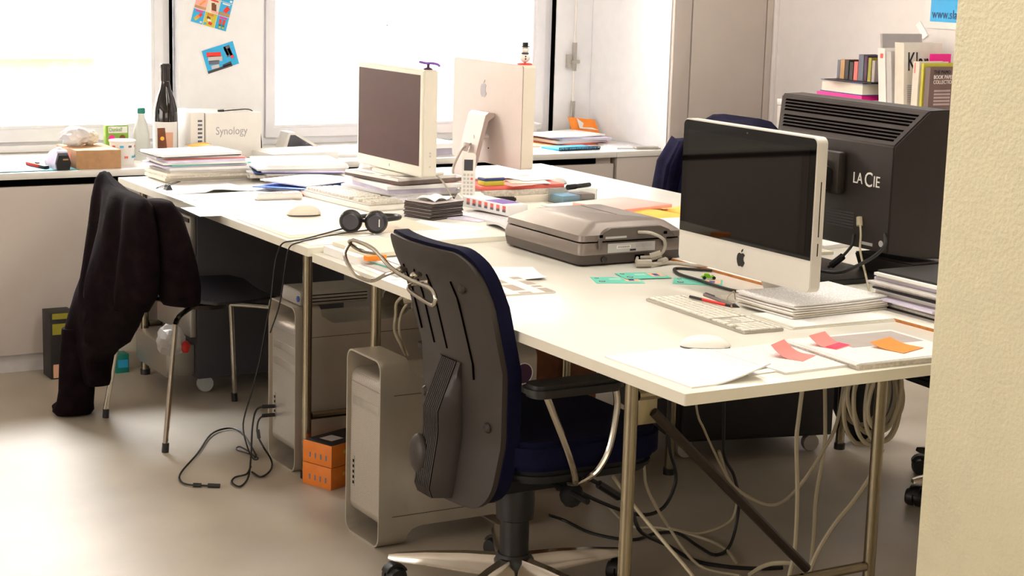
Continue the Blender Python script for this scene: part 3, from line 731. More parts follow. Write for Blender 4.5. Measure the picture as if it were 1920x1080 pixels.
# external drive on the farther tower
t = thing('external_drive', 'silver external hard drive lying on the tower with plugged cables', 'hard drive', (.20, 2.12, .512))
bm = B(); prism(bm, rrect(2.045, .513, 2.19, .556, .008), 'x', .085, .30, .001); obj('case', bm, 'alu', t)
obj('face_plate', prism(B(), rrect(2.047, .514, 2.188, .555, .008), 'x', .082, .0848), 'alu', t)
obj('power_button', lathe(B(), [(.009, .0795), (.009, .082)], (0, 2.065, .532), 16, 'x'), 'deep_blue', t)
for z in (.522, .532, .542): obj('groove', box(B(), .09, 2.0442, z, .30, 2.0449, z+.003), 'black_gap', t, smooth=0)
# two orange boxes
def pack(label, x, y, z, rz):
    t = thing('software_box', label, 'box', (x, y, z), rz, 'orange boxes stacked between the towers')
    def lb(a, bev=.001): b = box(B(), *a, bev); b.transform(root_matrix(t)); return b
    obj('carton', lb((-.10, -.059, 0, .10, .059, .066)), 'orange_box', t)
    obj('top_print', lb((-.098, -.057, .0662, .098, .057, .0668), 0), 'black_card', t, smooth=0)
    obj('top_picture', lb((-.06, -.02, .0669, -.01, .03, .0673), 0), 'book_grey', t, smooth=0)
    for k in range(4): obj('print_mark', lb((-.0612+.0, 0, 0, 0, 0, 0), 0) if False else lb((-.1006, -.040+k*.022, .018, -.1001, -.034+k*.022, .034), 0), 'book_slate', t, smooth=0)
    for k in range(4): obj('print_mark', lb((-.05+k*.03, -.0596, .036, -.042+k*.03, -.0591, .046), 0), 'yellow', t, smooth=0)
pack('orange software box on the floor, lower one of two between the towers', .160, 1.924, 0, math.radians(21))
pack('orange software box with black top, upper one of two between the towers', .160, 1.922, .068, math.radians(21))
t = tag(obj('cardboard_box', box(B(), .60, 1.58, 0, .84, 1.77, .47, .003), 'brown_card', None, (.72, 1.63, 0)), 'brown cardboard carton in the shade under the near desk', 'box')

# ---------------------------------------------------------------- near all-in-one computer
t = thing('desktop_computer', 'aluminium all-in-one computer with dark glossy screen at the near desk', 'computer', (.70, .68, .72))
X0, Y0, Y1, Z0, Z1 = .66, .425, .95, .797, 1.163
body = B(); prism(body, rrect(Y0, Z0, Y1, Z1, .016, 5), 'x', X0, X0+.032, .0015); obj('housing', body, 'alu_soft', t)
obj('back_bulge', hexa(B(), [(X0+.0322, Y0+.03, Z0+.03), (X0+.0322, Y1-.03, Z0+.03), (X0+.06, Y1-.12, Z0+.08), (X0+.06, Y0+.12, Z0+.08)], [(X0+.0322, Y0+.03, Z1-.03), (X0+.0322, Y1-.03, Z1-.03), (X0+.06, Y1-.12, Z1-.08), (X0+.06, Y0+.12, Z1-.08)], .004), 'black_plastic', t)
g = obj('screen_glass', prism(B(), [(Y0+.003, Z0+.078), (Y1-.003, Z0+.078)]+[p for p in rrect(Y0+.003, Z0+.078, Y1-.003, Z1-.003, .014, 5)[0:12]], 'x', X0-.0016, X0-.0001), 'screen_gloss', t, smooth=0)
obj('display', box(B(), X0-.002, Y0+.024, Z0+.093, X0-.0017, Y1-.024, Z1-.027), 'screen_active', g, smooth=0)
obj('camera_dot', box(B(), X0-.0019, .683, Z1-.016, X0-.0017, .689, Z1-.012), 'gun_grey', g, smooth=0)
apple_logo(t, (X0-.0002, .6875, Z0+.040), .036, (0, -1, 0), (0, 0, 1), 'ink')
obj('disc_slot', box(B(), X0+.016, Y0-.0006, .93, X0+.0185, Y0, 1.06), 'black_gap', t, smooth=0)
obj('card_slot', box(B(), X0+.016, Y0-.0006, .885, X0+.0185, Y0, .915), 'black_gap', t, smooth=0)
obj('stand_neck', prism(B(), [(X0+.062, .93), (X0+.075, .93), (X0+.19, .73), (X0+.19, .727), (X0+.165, .727)], 'y', .703, .793), 'alu_soft', t, smooth=0)
obj('stand_foot', prism(B(), rrect(X0+.02, .59, X0+.20, .795, .012), 'z', .7205, .7268), 'alu_soft', t)

# ---------------------------------------------------------------- black monitor seen from behind
t = thing('computer_monitor', 'large black monitor seen from behind, vent slots across its sloped top', 'monitor', (1.2, 1.0, .727))
xb, xc, xf = 1.17, 1.265, 1.34
yb0, yb1, yc0, yc1 = .722, 1.20, .70, 1.305
bm = B()
SEC = [[(xb, yb0, .815), (xb, yb1, .815), (xb, yb1, 1.098), (xb, yb0, 1.098)], [(xc, yc0, .80), (xc, yc1, .80), (xc, yc1, 1.19), (xc, yc0, 1.19)], [(xf, yc0-.005, .795), (xf, yc1, .795), (xf, yc1, 1.192), (xf, yc0-.005, 1.192)]]
loft(bm, SEC); es = [e for e in bm.edges]; bmesh.ops.bevel(bm, geom=es, offset=.004, segments=2, affect='EDGES')
hb = obj('housing', bm, 'monitor_black', t)
obj('screen', box(B(), xf+.0005, yc0+.02, .82, xf+.003, yc1-.025, 1.17), 'screen_active', t, smooth=0)
def slope(s, y, off=.0012):  # point on the sloped vent face, s from lower edge (0) to ridge (1)
    x = xb+(xc-xb)*s; z = 1.098+(1.19-1.098)*s; n = Vector((-(1.19-1.098), 0, xc-xb)).normalized()*off
    return Vector((x+n.x, y, z+n.z))
for k, s in enumerate((.14, .23, .32, .41, .57, .66, .75, .84)):
    ya = yb0+(yc0-yb0)*s+.022; yb_ = yb1+(yc1-yb1)*s-.02; w = .022
    q = [slope(s-w, ya, -.001), slope(s+w, ya, -.001), slope(s+w, yb_, -.001), slope(s-w, yb_, -.001)]
    qq = [slope(s-w, ya), slope(s+w, ya), slope(s+w, yb_), slope(s-w, yb_)]
    obj('vent_slot', hexa(B(), q, qq), 'black_gap', hb, smooth=0)
text('lettering', 'LA', .042, 'ink_white', t, (xb-.001, .873, .986), (0, -1, 0), (0, 0, 1), squash=.8)
text('lettering', 'C', .056, 'ink_white', t, (xb-.001, .828, .982), (0, -1, 0), (0, 0, 1), squash=.85)
text('lettering', 'IE', .042, 'ink_white', t, (xb-.001, .793, .984), (0, -1, 0), (0, 0, 1), squash=.85)
mt = obj('mount_plate', box(B(), xb-.03, .90, .95, xb-.0005, 1.06, 1.065, .008), 'dark_plastic', t)
obj('mount_joint', lathe(B(), [(.03, -.05), (.034, -.04), (.034, .04), (.03, .05)], (xb-.055, .97, .995), 18, 'y'), 'black_plastic', mt)
obj('stand_column', box(B(), 1.06, .92, .745, 1.115, 1.02, 1.02, .012), 'black_plastic', t)
obj('column_cap', lathe(B(), [(.038, 1.02), (.042, 1.03), (.036, 1.042), (0, 1.046)], (1.087, .965, 0), 18), 'dark_plastic', t)
obj('stand_foot', prism(B(), rrect(1.0, .78, 1.26, 1.12, .03), 'z', .7272, .744, .004), 'black_plastic', t)
for k in range(6): obj('port_vent', box(B(), xb-.0012, .86, .862+k*.008, xb-.0002, .97, .865+k*.008), 'gun_grey', hb, smooth=0)
obj('round_sticker', lathe(B(), [(.0085, xb-.0012), (.0085, xb-.0002)], (0, .748, .838), 16, 'x'), 'label_silver', t)
obj('type_label', box(B(), xb-.0012, .78, .826, xb-.0002, .83, .834), 'label_silver', t, smooth=0)
# second device foot next to it
t = thing('speaker_box', 'black tapered box standing below the black monitor, behind the stacked magazines', 'speaker', (1.33, .80, .727))
obj('cabinet', hexa(B(), [(1.24, .70, .7275), (1.42, .70, .7275), (1.42, .90, .7275), (1.24, .90, .7275)], [(1.225, .68, .79), (1.43, .68, .79), (1.43, .915, .79), (1.225, .915, .79)], .005), 'monitor_black', t)
obj('foot_pad', box(B(), 1.26, .72, .7272, 1.40, .88, .7274), 'black_gap', t, smooth=0)
obj('grille', box(B(), 1.245, .699, .745, 1.415, .7005, .775), 'soft_black', t, smooth=0)

# ---------------------------------------------------------------- white monitor on the paper desk
t = thing('computer_monitor', 'white square monitor on the paper desk with a tiny figure on top', 'monitor', (.72, 2.66, .735))
Ya, Yb, Za, Zb = 2.415, 2.885, .832, 1.186
def lean(y): return .660+(2.885-y)*.03
def q4(y0, y1, dx): return [(lean(y)+dx, y) for y in (y0, y1)]
def slab_yz(y0, y1, z0, z1, d0, d1, bev=0):
    a, b = lean(y0), lean(y1)
    return hexa(B(), [(a+d0, y0, z0), (a+d1, y0, z0), (b+d1, y1, z0), (b+d0, y1, z0)], [(a+d0, y0, z1), (a+d1, y0, z1), (b+d1, y1, z1), (b+d0, y1, z1)], bev)
obj('housing', slab_yz(Ya, Yb, Za, Zb, 0, .055, .005), 'cream_plastic', t)
obj('screen', slab_yz(Ya+.022, Yb-.018, Za+.037, Zb-.018, -.001, .004), 'screen_matte', t, smooth=0)
obj('screen_edge', slab_yz(Yb-.018, Yb-.0145, Za+.037, Zb-.018, -.0012, .004), 'black_gap', t, smooth=0)
obj('logo_mark', slab_yz(2.64, 2.645, Za+.014, Za+.024, -.0006, .002), 'ink_grey', t, smooth=0)
for z in (.865, .90, .91): obj('side_button', box(B(), .70, Ya-.0008, z, .706, Ya, z+.006), 'paper_grey', t, smooth=0)
obj('stand_neck', box(B(), .722, 2.59, .828, .75, 2.71, .95, .005), 'cream_plastic', t)
obj('stand_foot', prism(B(), rrect(.64, 2.55, .85, 2.76, .05), 'z', .8215, .8295, .002), 'cream_plastic', t)
t = thing('toy_gadget', 'tiny purple-black toy figure perched on the white monitor', 'toy', (.70, 2.43, 1.1865))
obj('stem', tube(B(), [(.70, 2.435, 1.1865), (.70, 2.434, 1.205)], .005, 8, False), 'book_purple', t)
obj('base', lathe(B(), [(.016, 1.1865), (.013, 1.191), (.005, 1.194)], (.70, 2.435, 0), 14), 'book_purple', t)
obj('wings', tube(B(), [(.682, 2.462, 1.210), (.695, 2.44, 1.207), (.705, 2.425, 1.208), (.716, 2.405, 1.206), (.722, 2.395, 1.200)], .0045, 8), 'purple', t)

# ---------------------------------------------------------------- silver computer seen from behind
t = thing('desktop_computer', 'silver-white all-in-one computer seen from behind on an angled stand', 'computer', (1.1, 2.76, .722))
body = B(); prism(body, rrect(2.513, .832, 3.013, 1.192, .012, 5), 'x', 1.110, 1.160, .002); obj('housing', body, 'silver_back', t)
obj('edge_trim', ring_prism(B(), rrect(2.512, .831, 3.014, 1.193, .012, 5), rrect(2.5135, .8325, 3.0125, 1.1915, .012, 5), 'x', 1.112, 1.158), 'cream_plastic', t)
obj('screen', box(B(), 1.1602, 2.53, .90, 1.161, 2.995, 1.18), 'screen_active', t, smooth=0)
apple_logo(t, (1.1095, 2.786, 1.088), .050, (0, -1, 0), (0, 0, 1), 'ink_grey')
st = B()
nz = [(1.109, 1.012), (1.085, 1.015), (1.072, 1.005), (1.018, .80), (1.018, .787), (1.03, .787), (1.085, .985), (1.109, 1.0)]
prism(st, nz, 'y', 2.70, 2.825, .001); sn = obj('stand_neck', st, 'silver_back', t)
obj('stand_foot', prism(B(), rrect(1.0, 2.66, 1.19, 2.85, .015), 'z', .781, .7868), 'alu', t)
obj('cable_hole', tube(B(), [(1.0205, 2.757, .875), (1.029, 2.757, .905)], .012, 10, False), 'paper_grey', sn)
obj('power_plug', tube(B(), [(1.108, 2.742, .925), (1.05, 2.748, .925)], .009, 10, False), 'alu_soft', t)
obj('latch_hole', lathe(B(), [(.003, 1.109), (.003, 1.111)], (0, 2.74, .885), 10, 'x'), 'black_gap', t)
# snowman
t = thing('snowman_figurine', 'small snowman figurine with black hat standing on the silver computer', 'figurine', (1.136, 2.548, 1.1935))
c = (1.136, 2.548)
obj('base', lathe(B(), [(.026, 1.1935), (.026, 1.1965), (.022, 1.199)], c+(0,), 18), 'red', t)
obj('body', ball(B(), c+(1.2165,), .0185, 2, (1, 1, .95)), 'white_plastic', t)
h = obj('head', ball(B(), c+(1.244,), .0135, 2), 'white_plastic', t)
obj('scarf', lathe(B(), [(.0125, 1.229), (.015, 1.232), (.0125, 1.235)], c+(0,), 16), 'gun_grey', t)
obj('hat', lathe(B(), [(.0165, 1.254), (.0165, 1.2565), (.010, 1.257), (.0105, 1.270), (0, 1.270)], c+(0,), 16), 'black_plastic', h)
for z in (1.214, 1.222): obj('button', ball(B(), (c[0]-.0075, c[1]-.017, z), .003, 1), 'black_plastic', t)

# ---------------------------------------------------------------- scanner
t = thing('flatbed_scanner', 'silver flatbed scanner with dark base, turned with its cabled rear to the viewer', 'scanner', (.76, 1.51, .72))
sx0, sx1, sy0, sy1 = .585, .94, 1.303, 1.725
def rr(i, r): return rrect(sx0+i, sy0+i, sx1-i, sy1-i, r, 4)
def ringz(i, z, r): return [(p[0], p[1], z) for p in rr(i, r)]
obj('base', loft(B(), [ringz(.012, .7205, .02), ringz(.004, .727, .02), ringz(0, .752, .02)]), 'scanner_dark', t, smooth=40)
obj('body', loft(B(), [ringz(0, .7522, .02), ringz(-.001, .765, .02), ringz(.004, .785, .02)]), 'scanner_silver', t, smooth=40)
obj('gap', prism(B(), rr(.01, .02), 'z', .7852, .789), 'black_gap', t, smooth=0)
lid = loft(B(), [ringz(.004, .7892, .02), ringz(.006, .806, .02), [(p[0], p[1], .832) for p in rrect(sx0+.055, sy0+.03, sx1-.045, sy1-.05, .02, 4)], [(p[0], p[1], .838) for p in rrect(sx0+.075, sy0+.045, sx1-.065, sy1-.07, .015, 4)]])
ld = obj('lid', lid, 'scanner_silver', t, smooth=25)
obj('lid_seam', box(B(), .80, 1.45, .8378, .802, 1.64, .8388), 'scanner_dark', ld, smooth=0)
obj('hinge_cover', prism(B(), [(sx0+.05, .79), (sx0+.075, .813), (sx0+.10, .824), (sx1-.09, .824), (sx1-.06, .813), (sx1-.035, .79)], 'y', sy0-.004, sy0+.02, .002), 'scanner_grey', ld)
for x in (.642, .858): obj('hinge', box(B(), x, sy0-.0075, .768, x+.011, sy0-.0015, .800, .001), 'scanner_grey', t)
for x in (.645, .861): obj('hinge_slot', box(B(), x, sy0-.0055, .800, x+.011, sy0-.0042, .808), 'black_gap', t, smooth=0)
lb_ = obj('type_label', box(B(), .676, sy0-.0012, .7555, .835, sy0-.0001, .7815), 'label_silver', t, smooth=0)
obj('barcode_field', box(B(), .706, sy0-.0018, .766, .752, sy0-.0013, .775), 'paper', lb_, smooth=0)
for k in range(12): obj('barcode_bar', box(B(), .709+k*.0034, sy0-.0022, .7675, .7105+k*.0034, sy0-.0019, .7735), 'ink', lb_, smooth=0)
for k in range(3): obj('label_print', box(B(), .768, sy0-.0018, .7765-k*.004, .825, sy0-.0013, .778-k*.004), 'ink_grey', lb_, smooth=0)
obj('label_print', box(B(), .750, sy0-.0018, .758, .770, sy0-.0013, .763), 'ink', lb_, smooth=0)
obj('port', lathe(B(), [(.009, sy0-.003), (.009, sy0+.004)], (.665, 0, .738), 14, 'y'), 'black_plastic', t)
obj('port', box(B(), .77, sy0-.001, .730, .80, sy0+.004, .745), 'black_gap', t, smooth=0)
obj('lid_sticker', box(B(), .665, sy0-.0052, .796, .735, sy0-.0041, .802), 'label_silver', ld, smooth=0)

# ================================================================ keyboards, mice, phones
def keyboard_near():
    t = thing('keyboard', 'thin white and aluminium keyboard on the near desk before the glossy screen', 'keyboard', (.527, .618, .7205), math.radians(-3))
    obj('plate', prism(B(), rrect(-.057, -.215, .057, .215, .006), 'z', .0, .006, .001), 'alu', t, world=False)
    me = None
    pitch = .0192
    def key(x, y, w, d):
        nonlocal me
        if me is None:
            bm = box(B(), -.5, -.5, 0, .5, .5, 1); me = bpy.data.meshes.new('key'); bm.to_mesh(me); bm.free(); me.materials.append(MATS['ivory_key'])
        o = bpy.data.objects.new('key', me); C.objects.link(o); o.parent = t; o.location = (x, y, .0061); o.scale = (d, w, .0028)
    # rows run along y (typing side faces -x); y from +.205 (left end) to -.205
    for r in range(6):
        x = .046-r*.0182; d = .0155 if r else .009
        if r == 0: ws = [1]*16
        elif r == 1: ws = [1]*13+[1.6]
        elif r == 2: ws = [1.6]+[1]*12+[1]
        elif r == 3: ws = [1.8]+[1]*11+[1.8]
        elif r == 4: ws = [1.3]+[1]*11+[2.3]
        else: ws = [1.5, 1.2, 1.4, 6.0, 1.4, 1.2, 1.6]
        tot = sum(ws); y = .208; L = .274
        for w in ws:
            ww = w/tot*L; key(x, y-ww/2, ww-.0032, d); y -= ww
        if r in (1, 2): cl = [0, 1, 2]
        elif r == 4: cl = [1]
        elif r == 5: cl = [0, 1, 2]
        elif r == 0: cl = [0, 1, 2]
        else: cl = []
        for c in cl: key(x, -.0855-c*.0185, .0155, d)
        for c in range(4):
            if not (r == 5 and c == 1): key(x, -.1465-c*.0185, .0155 if not (r == 5 and c == 0) else .0155, d)
    obj('arrow_field', box(B(), -.05, -.133, .00605, .05, -.070, .0066), 'grey_key', t, world=False, smooth=0)
keyboard_near()
def keyboard_far():
    a = math.radians(6)
    t = thing('keyboard', 'cream-white keyboard in front of the white monitor', 'keyboard', (.51, 2.60, .7355), a)
    obj('base', prism(B(), rrect(-.075, -.225, .075, .225, .01), 'z', 0, .018, .003), 'white_plastic', t, world=False)
    obj('plate', prism(B(), rrect(-.070, -.22, .070, .22, .008), 'z', .0182, .0205, .0005), 'keyplate_cream', t, world=False)
    bm = B()
    for r in range(6):
        for c in range(22):
            if c in (15, 18) : continue
            y = .205-c*.0192; x = .055-r*.0205-(0 if r else -.004)
            hexa(bm, [(x-.0088, y-.0088, .0207), (x+.0088, y-.0088, .0207), (x+.0088, y+.0088, .0207), (x-.0088, y+.0088, .0207)], [(x-.0065, y-.0065, .029), (x+.0065, y-.0065, .029), (x+.0065, y+.0065, .029), (x-.0065, y+.0065, .029)])
    k = obj('keycaps', bm, 'key_cream', t, world=False, smooth=0); k['kind'] = 'stuff'
keyboard_far()
def mouse(label, x, y, z, rz, mat, L=.113, Wd=.057, H=.024):
    t = thing('computer_mouse', label, 'mouse', (x, y, z), rz, 'computer mice on the desks')
    secs = []
    n = 12
    for i in range(n+1):
        s = i/n; a = (s-.5)*2; hw = Wd/2*(1-abs(a)**3.2)**.5 if abs(a) < 1 else .002; hw = max(hw, .004); h = H*(1-abs(a)**2.4)**.6 if abs(a) < 1 else .003; h = max(h, .003)
        secs.append([(a*L/2, hw*math.cos(p), .0035+h*max(0, math.sin(p))**.8) for p in [PI*k/10 for k in range(11)]]+[(a*L/2, -hw*.9, .003), (a*L/2, hw*.9, .003)])
    obj('shell', loft(B(), secs), mat, t, world=False, smooth=60)
    obj('foot_ring', prism(B(), [(L/2.03*math.cos(k*PI/12), Wd/2.03*math.sin(k*PI/12)) for k in range(24)], 'z', .0, .0028), 'book_slate', t, world=False)
    return t
m = mouse('white low mouse on the near desk between keyboard and loose papers', .295, .333, .7202, math.radians(-28), 'white_plastic')
apple_logo(m, (.278, .342, .741), .010, (.88, -.47, 0), (.47, .88, 0), 'ink_grey', .0006)
mouse('white rounded mouse on the beige pad at the paper desk', .228, 2.36, .7385, math.radians(-8), 'cream_plastic', .112, .062, .032)
mouse('pale mouse lying on the empty far desk area behind the scanner', 1.49, 2.91, .7222, math.radians(-15), 'alu_soft', .11, .06, .024)
t = thing('handset_phone', 'white cordless handset standing upright in its cradle before the silver computer', 'telephone', (.865, 2.44, .735))
bm = B(); prism(bm, rrect(-.023, 0, .023, .155, .01), 'y', -.012, .012, .004); bm.transform(Matrix.Translation((.86, 2.435, .752)) @ Matrix.Rotation(math.radians(-32), 4, 'Z') @ Matrix.Rotation(math.radians(-8), 4, 'X'))
hs = obj('handset', bm, 'white_plastic', t)
HM = Matrix.Translation((.86, 2.435, .752)) @ Matrix.Rotation(math.radians(-32), 4, 'Z') @ Matrix.Rotation(math.radians(-8), 4, 'X')
b = box(B(), -.015, -.0130, .095, .015, -.0121, .132); b.transform(HM); obj('display', b, 'gun_grey', hs, smooth=0)
for r in range(6):
    for c in range(3):
        b = box(B(), -.016+c*.012, -.0135, .012+r*.013, -.008+c*.012, -.0121, .020+r*.013, .0008); b.transform(HM); obj('button', b, 'paper_grey' if not (r == 4 and c == 2) else 'salmon', hs)
obj('cradle', hexa(B(), [(.81, 2.39, .7355), (.92, 2.36, .7355), (.94, 2.46, .7355), (.83, 2.49, .7355)], [(.828, 2.405, .762), (.905, 2.385, .762), (.92, 2.445, .775), (.84, 2.47, .775)], .006), 'white_plastic', t)
t = thing('handset_phone', 'white cordless handset lying flat among the sheets of the paper desk', 'telephone', (.30, 2.74, .738), math.radians(-3))
obj('handset', hexa(B(), [(-.085, -.024, 0), (.085, -.024, 0), (.085, .024, 0), (-.085, .024, 0)], [(-.08, -.02, .018), (.08, -.02, .022), (.08, .02, .022), (-.08, .02, .018)], .005), 'white_plastic', t, world=False)
for k in range(8): obj('button', box(B(), -.07+k*.011, -.012, .0182+.0002*k, -.062+k*.011, .012, .0205+.0003*k), 'paper_grey', t, world=False)
t = thing('handset_phone', 'white handset lying on the right desk, seen below the black monitor', 'telephone', (1.62, 1.15, .7275), math.radians(25))
obj('handset', hexa(B(), [(-.10, -.035, 0), (.10, -.035, 0), (.10, .035, 0), (-.10, .035, 0)], [(-.09, -.028, .028), (.09, -.028, .022), (.09, .028, .022), (-.09, .028, .028)], .007), 'white_plastic', t, world=False)
obj('display', box(B(), -.06, -.018, .0255, -.01, .018, .0292), 'book_slate', t, world=False)
# headphones
t = thing('headphones', 'black headphones standing on the desk seam behind the swivel chair', 'headphones', (.25, 1.97, .735), 0)
NV = Vector((-.45, -.89, 0)).normalized()
def cup(c, name):
    q = NV.to_track_quat('Z', 'Y').to_matrix().to_4x4(); q.translation = c
    b = lathe(B(), [(0, .016), (.016, .017), (.027, .012), (.034, .002), (.035, -.006), (.030, -.015), (.02, -.018), (0, -.018)], (0, 0, 0), 26); b.transform(q)
    o = obj(name, b, 'black_plastic', t)
    b = lathe(B(), [(.020, .0172), (.022, .0178), (.024, .0160)], (0, 0, 0), 22); b.transform(q); obj('cap_ring', b, 'gun_grey', o)
    return o
cup(Vector((.214, 1.985, .772)), 'ear_cup'); e2 = cup(Vector((.278, 1.945, .771)), 'ear_cup')
obj('yoke', tube(B(), [(.225, 1.99, .772), (.25, 1.985, .772), (.268, 1.965, .771)], .006, 8), 'black_plastic', t)
obj('headband', tube(B(), [(.28, 1.955, .772), (.32, 1.955, .776), (.37, 1.98, .775), (.40, 2.05, .770), (.37, 2.10, .766), (.30, 2.11, .764), (.24, 2.07, .764), (.22, 2.01, .768)], .007, 8), 'black_plastic', t)
patch('lettering_strip', t, Vector((.2785, 1.9255, .771)), .003, .022, (.89, -.45, 0), (0, 0, 1), 'ink_white', .002)

# ================================================================ papers on the paper desk
rnd = random.Random(5)
def bow(a, b=0): return lambda u, v: a*(4*(u-.5)**2)+b*v
TB = .7352
lay = []
spec = [('paper_grey', .006, 'grey folder'), ('paper_cream', .010, 'cream folder'), ('paper_edge', .008, 'thick beige folder'), ('paper_cream', .008, 'pale cream folder'), ('paper_grey', .006, 'light grey folder'),
        ('paper', .009, 'white bundle of sheets'), ('paper_lilac', .005, 'lilac-tinted folder'), ('paper_teal', .004, 'teal folder'), ('paper', .007, 'white folder'), ('paper_lilac', .007, 'pale lilac bundle'),
        ('salmon', .0025, 'thin reddish folder'), ('paper_grey', .006, 'soft grey folder'), ('black_card', .0025, 'thin black folder'), ('paper', .008, 'loose white sheets')]
for i, (mt, th, nm) in enumerate(spec):
    where = 'top' if i == len(spec)-1 else ORD[i]
    lay.append(('paper_folder', '%s, %s from below in the tall pile by the paper cup' % (nm, where) if where != 'top' else 'loose white sheets crowning the tall pile by the paper cup', 'folder', .305+rnd.uniform(-.01, .012), .205+rnd.uniform(-.01, .01), th, mt, rnd.uniform(-.018, .012)-.012*(i > 8), rnd.uniform(-.012, .012), rnd.uniform(-.07, .07)))
lay = [L[:5]+(L[5]*1.13,)+L[6:] for L in lay]
pile('p', .245, 3.345, TB, lay, 'folders in the tall pile by the paper cup', .02)
lay = []
spec = [('black_card', .004, 'black folder'), ('paper_cream', .009, 'cream folder'), ('paper_edge', .010, 'beige bundle'), ('paper_grey', .007, 'grey folder'), ('deep_blue', .003, 'dark blue folder'), ('paper_lilac', .007, 'lilac-grey bundle'), ('paper_grey', .006, 'pale grey bundle'), ('paper', .008, 'white bundle'), ('paper', .006, 'topmost white sheets')]
for i, (mt, th, nm) in enumerate(spec):
    lay.append(('paper_folder', '%s, %s from below in the wide pile behind the blue folder' % (nm, ORD[i]), 'folder', .31+rnd.uniform(-.01, .02), .30+rnd.uniform(-.02, .01), th, mt, rnd.uniform(-.015, .015), rnd.uniform(-.012, .012), rnd.uniform(-.08, .08)))
pile('p', .60, 3.29, TB, lay, 'folders in the wide pile behind the blue folder', -.22)
# blue folder with papers
zz = pile('p', .535, 2.985, TB, [('paper_bundle', 'white bundle of sheets lying under the open blue folder', 'papers', .34, .235, .010, 'paper', .03, .0, 0)], 'papers around the blue folder', .42)
sheet('document_folder', 'blue plastic folder jutting out from under white sheets', 'folder', .50, 2.965, zz, .31, .22, .48, .003, 'paper_blue', lambda u, v: .010*(1-u)*(1-v))
sheet('paper_bundle', 'white sheets resting on the blue folder', 'papers', .53, 2.99, zz+.0135, .30, .21, .5, .005, 'faint_page', lambda u, v: .006*(1-u)*v)
tag(obj('index_card', box(B(), -.05, -.015, 0, .05, .015, .006, .001), 'red', None, (.40, 2.80, TB+.001), .2, world=False), 'small red card sticking out below the blue folder', 'card')
tag(obj('index_card', box(B(), -.04, -.012, 0, .04, .012, .010, .001), 'paper_blue', None, (.47, 2.83, TB+.001), .25, world=False), 'small blue wallet lying beside the red card', 'card')
# sheets along the left edge
sheet('paper_sheet', 'white sheets held by a black clip at the left desk edge', 'paper', .15, 3.06, TB, .30, .21, .06, .004, 'faint_page', lambda u, v: .012*math.sin(u*PI)**2*(1-v)*(1 if u > .4 else .3), 'loose sheets on the paper desk')
sheet('paper_sheet', 'blank white sheet between the clipped papers and the lying handset', 'paper', .135, 2.875, TB, .30, .15, .03, .0012, 'paper', None, 'loose sheets on the paper desk')
sheet('paper_sheet', 'white sheet under the lying cordless handset', 'paper', .18, 2.73, TB, .33, .15, -.02, .0012, 'faint_page', None, 'loose sheets on the paper desk')
sheet('paper_sheet', 'printed sheet hanging over the desk edge left of the beige pad', 'paper', .085, 2.545, TB, .325, .205, -.05, .001, 'red_text_page', None, 'loose sheets on the paper desk')
t = thing('binder_clip', 'black binder clip on white sheets near the corner of the paper desk', 'clip', (.03, 3.06, TB+.004))
obj('clamp', prism(B(), [(-.012, .0), (.012, .0), (.003, .018), (-.003, .018)], 'y', -.016, .016), 'black_plastic', t, world=False, smooth=0)
obj('handle', tube(B(), [(.0, -.010, .016), (.03, -.008, .024), (.045, 0, .026), (.03, .008, .024), (0, .010, .016)], .0014, 6), 'dark_steel', t, world=False)
obj('handle', tube(B(), [(.0, -.010, .016), (-.03, -.008, .010), (-.042, 0, .006), (-.03, .008, .010), (0, .010, .016)], .0014, 6), 'dark_steel', t, world=False)
sheet('desk_pad', 'beige desk pad at the near end of the paper desk', 'desk pad', .255, 2.16, TB, .50, .40, .0, .0015, 'pad_beige')
sheet('paper_sheet', 'torn pale sheet lying on the beige desk pad', 'paper', .16, 2.075, TB+.0018, .27, .14, .02, .0008, 'faint_page', None, 'loose sheets on the paper desk')
sheet('paper_sheet', 'white sheet at the desk seam below the headphones', 'paper', .14, 1.87, TB, .26, .10, .0, .001, 'paper', None, 'loose sheets on the paper desk')
# pile under the white monitor
lay = []
spec = [('black_card', .006, 'black magazine'), ('paper_grey', .008, 'grey magazine'), ('newsprint', .006, 'folded newspaper'), ('paper_lilac', .008, 'lilac-grey magazine'), ('paper', .007, 'white brochure'), ('salmon', .002, 'thin pink brochure'), ('book_taupe', .007, 'brown-edged book'), ('photo_page', .006, 'picture magazine')]
for i, (mt, th, nm) in enumerate(spec):
    lay.append(('magazine', '%s, %s from below in the pile under the white monitor' % (nm, ORD[i]), 'magazine', .25+rnd.uniform(-.03, .04)*(i < 7), .30+rnd.uniform(-.03, .04)*(i < 7), th, mt, rnd.uniform(-.03, .02), rnd.uniform(-.02, .02), rnd.uniform(-.25, .25)))
lay = [L[:5]+(L[5]*1.66,)+L[6:] for L in lay]
pile('p', .745, 2.68, TB, lay, 'magazines under the white monitor', .05)
sheet('newspaper', 'sagging newspaper hanging off the pile beneath the white monitor', 'newspaper', .695, 2.455, TB+.004, .20, .12, .25, .002, 'newsprint', lambda u, v: .020*v**.7+.006*math.sin(u*PI))
t = thing('white_dish', 'small white square dish behind the white keyboard', 'dish', (.60, 3.02, .778))
obj('plate', box(B(), -.045, -.045, 0, .045, .045, .008, .003), 'white_plastic', t, world=False)
obj('hollow', lathe(B(), [(.028, .0082), (.031, .0105), (.034, .0082)], (0, 0, 0), 20), 'cream_plastic', t, world=False)
t.location = (.735, 3.03, TB)
t = thing('crumpled_film', 'crumpled clear plastic film beside the wide paper pile', 'plastic film', (.72, 3.12, TB))
t.location = (.815, 3.12, TB)
obj('film', ball(B(), (0, 0, .034), .05, 2, (.9, 1, .66), .25), 'bag_white', t, world=False, smooth=20)
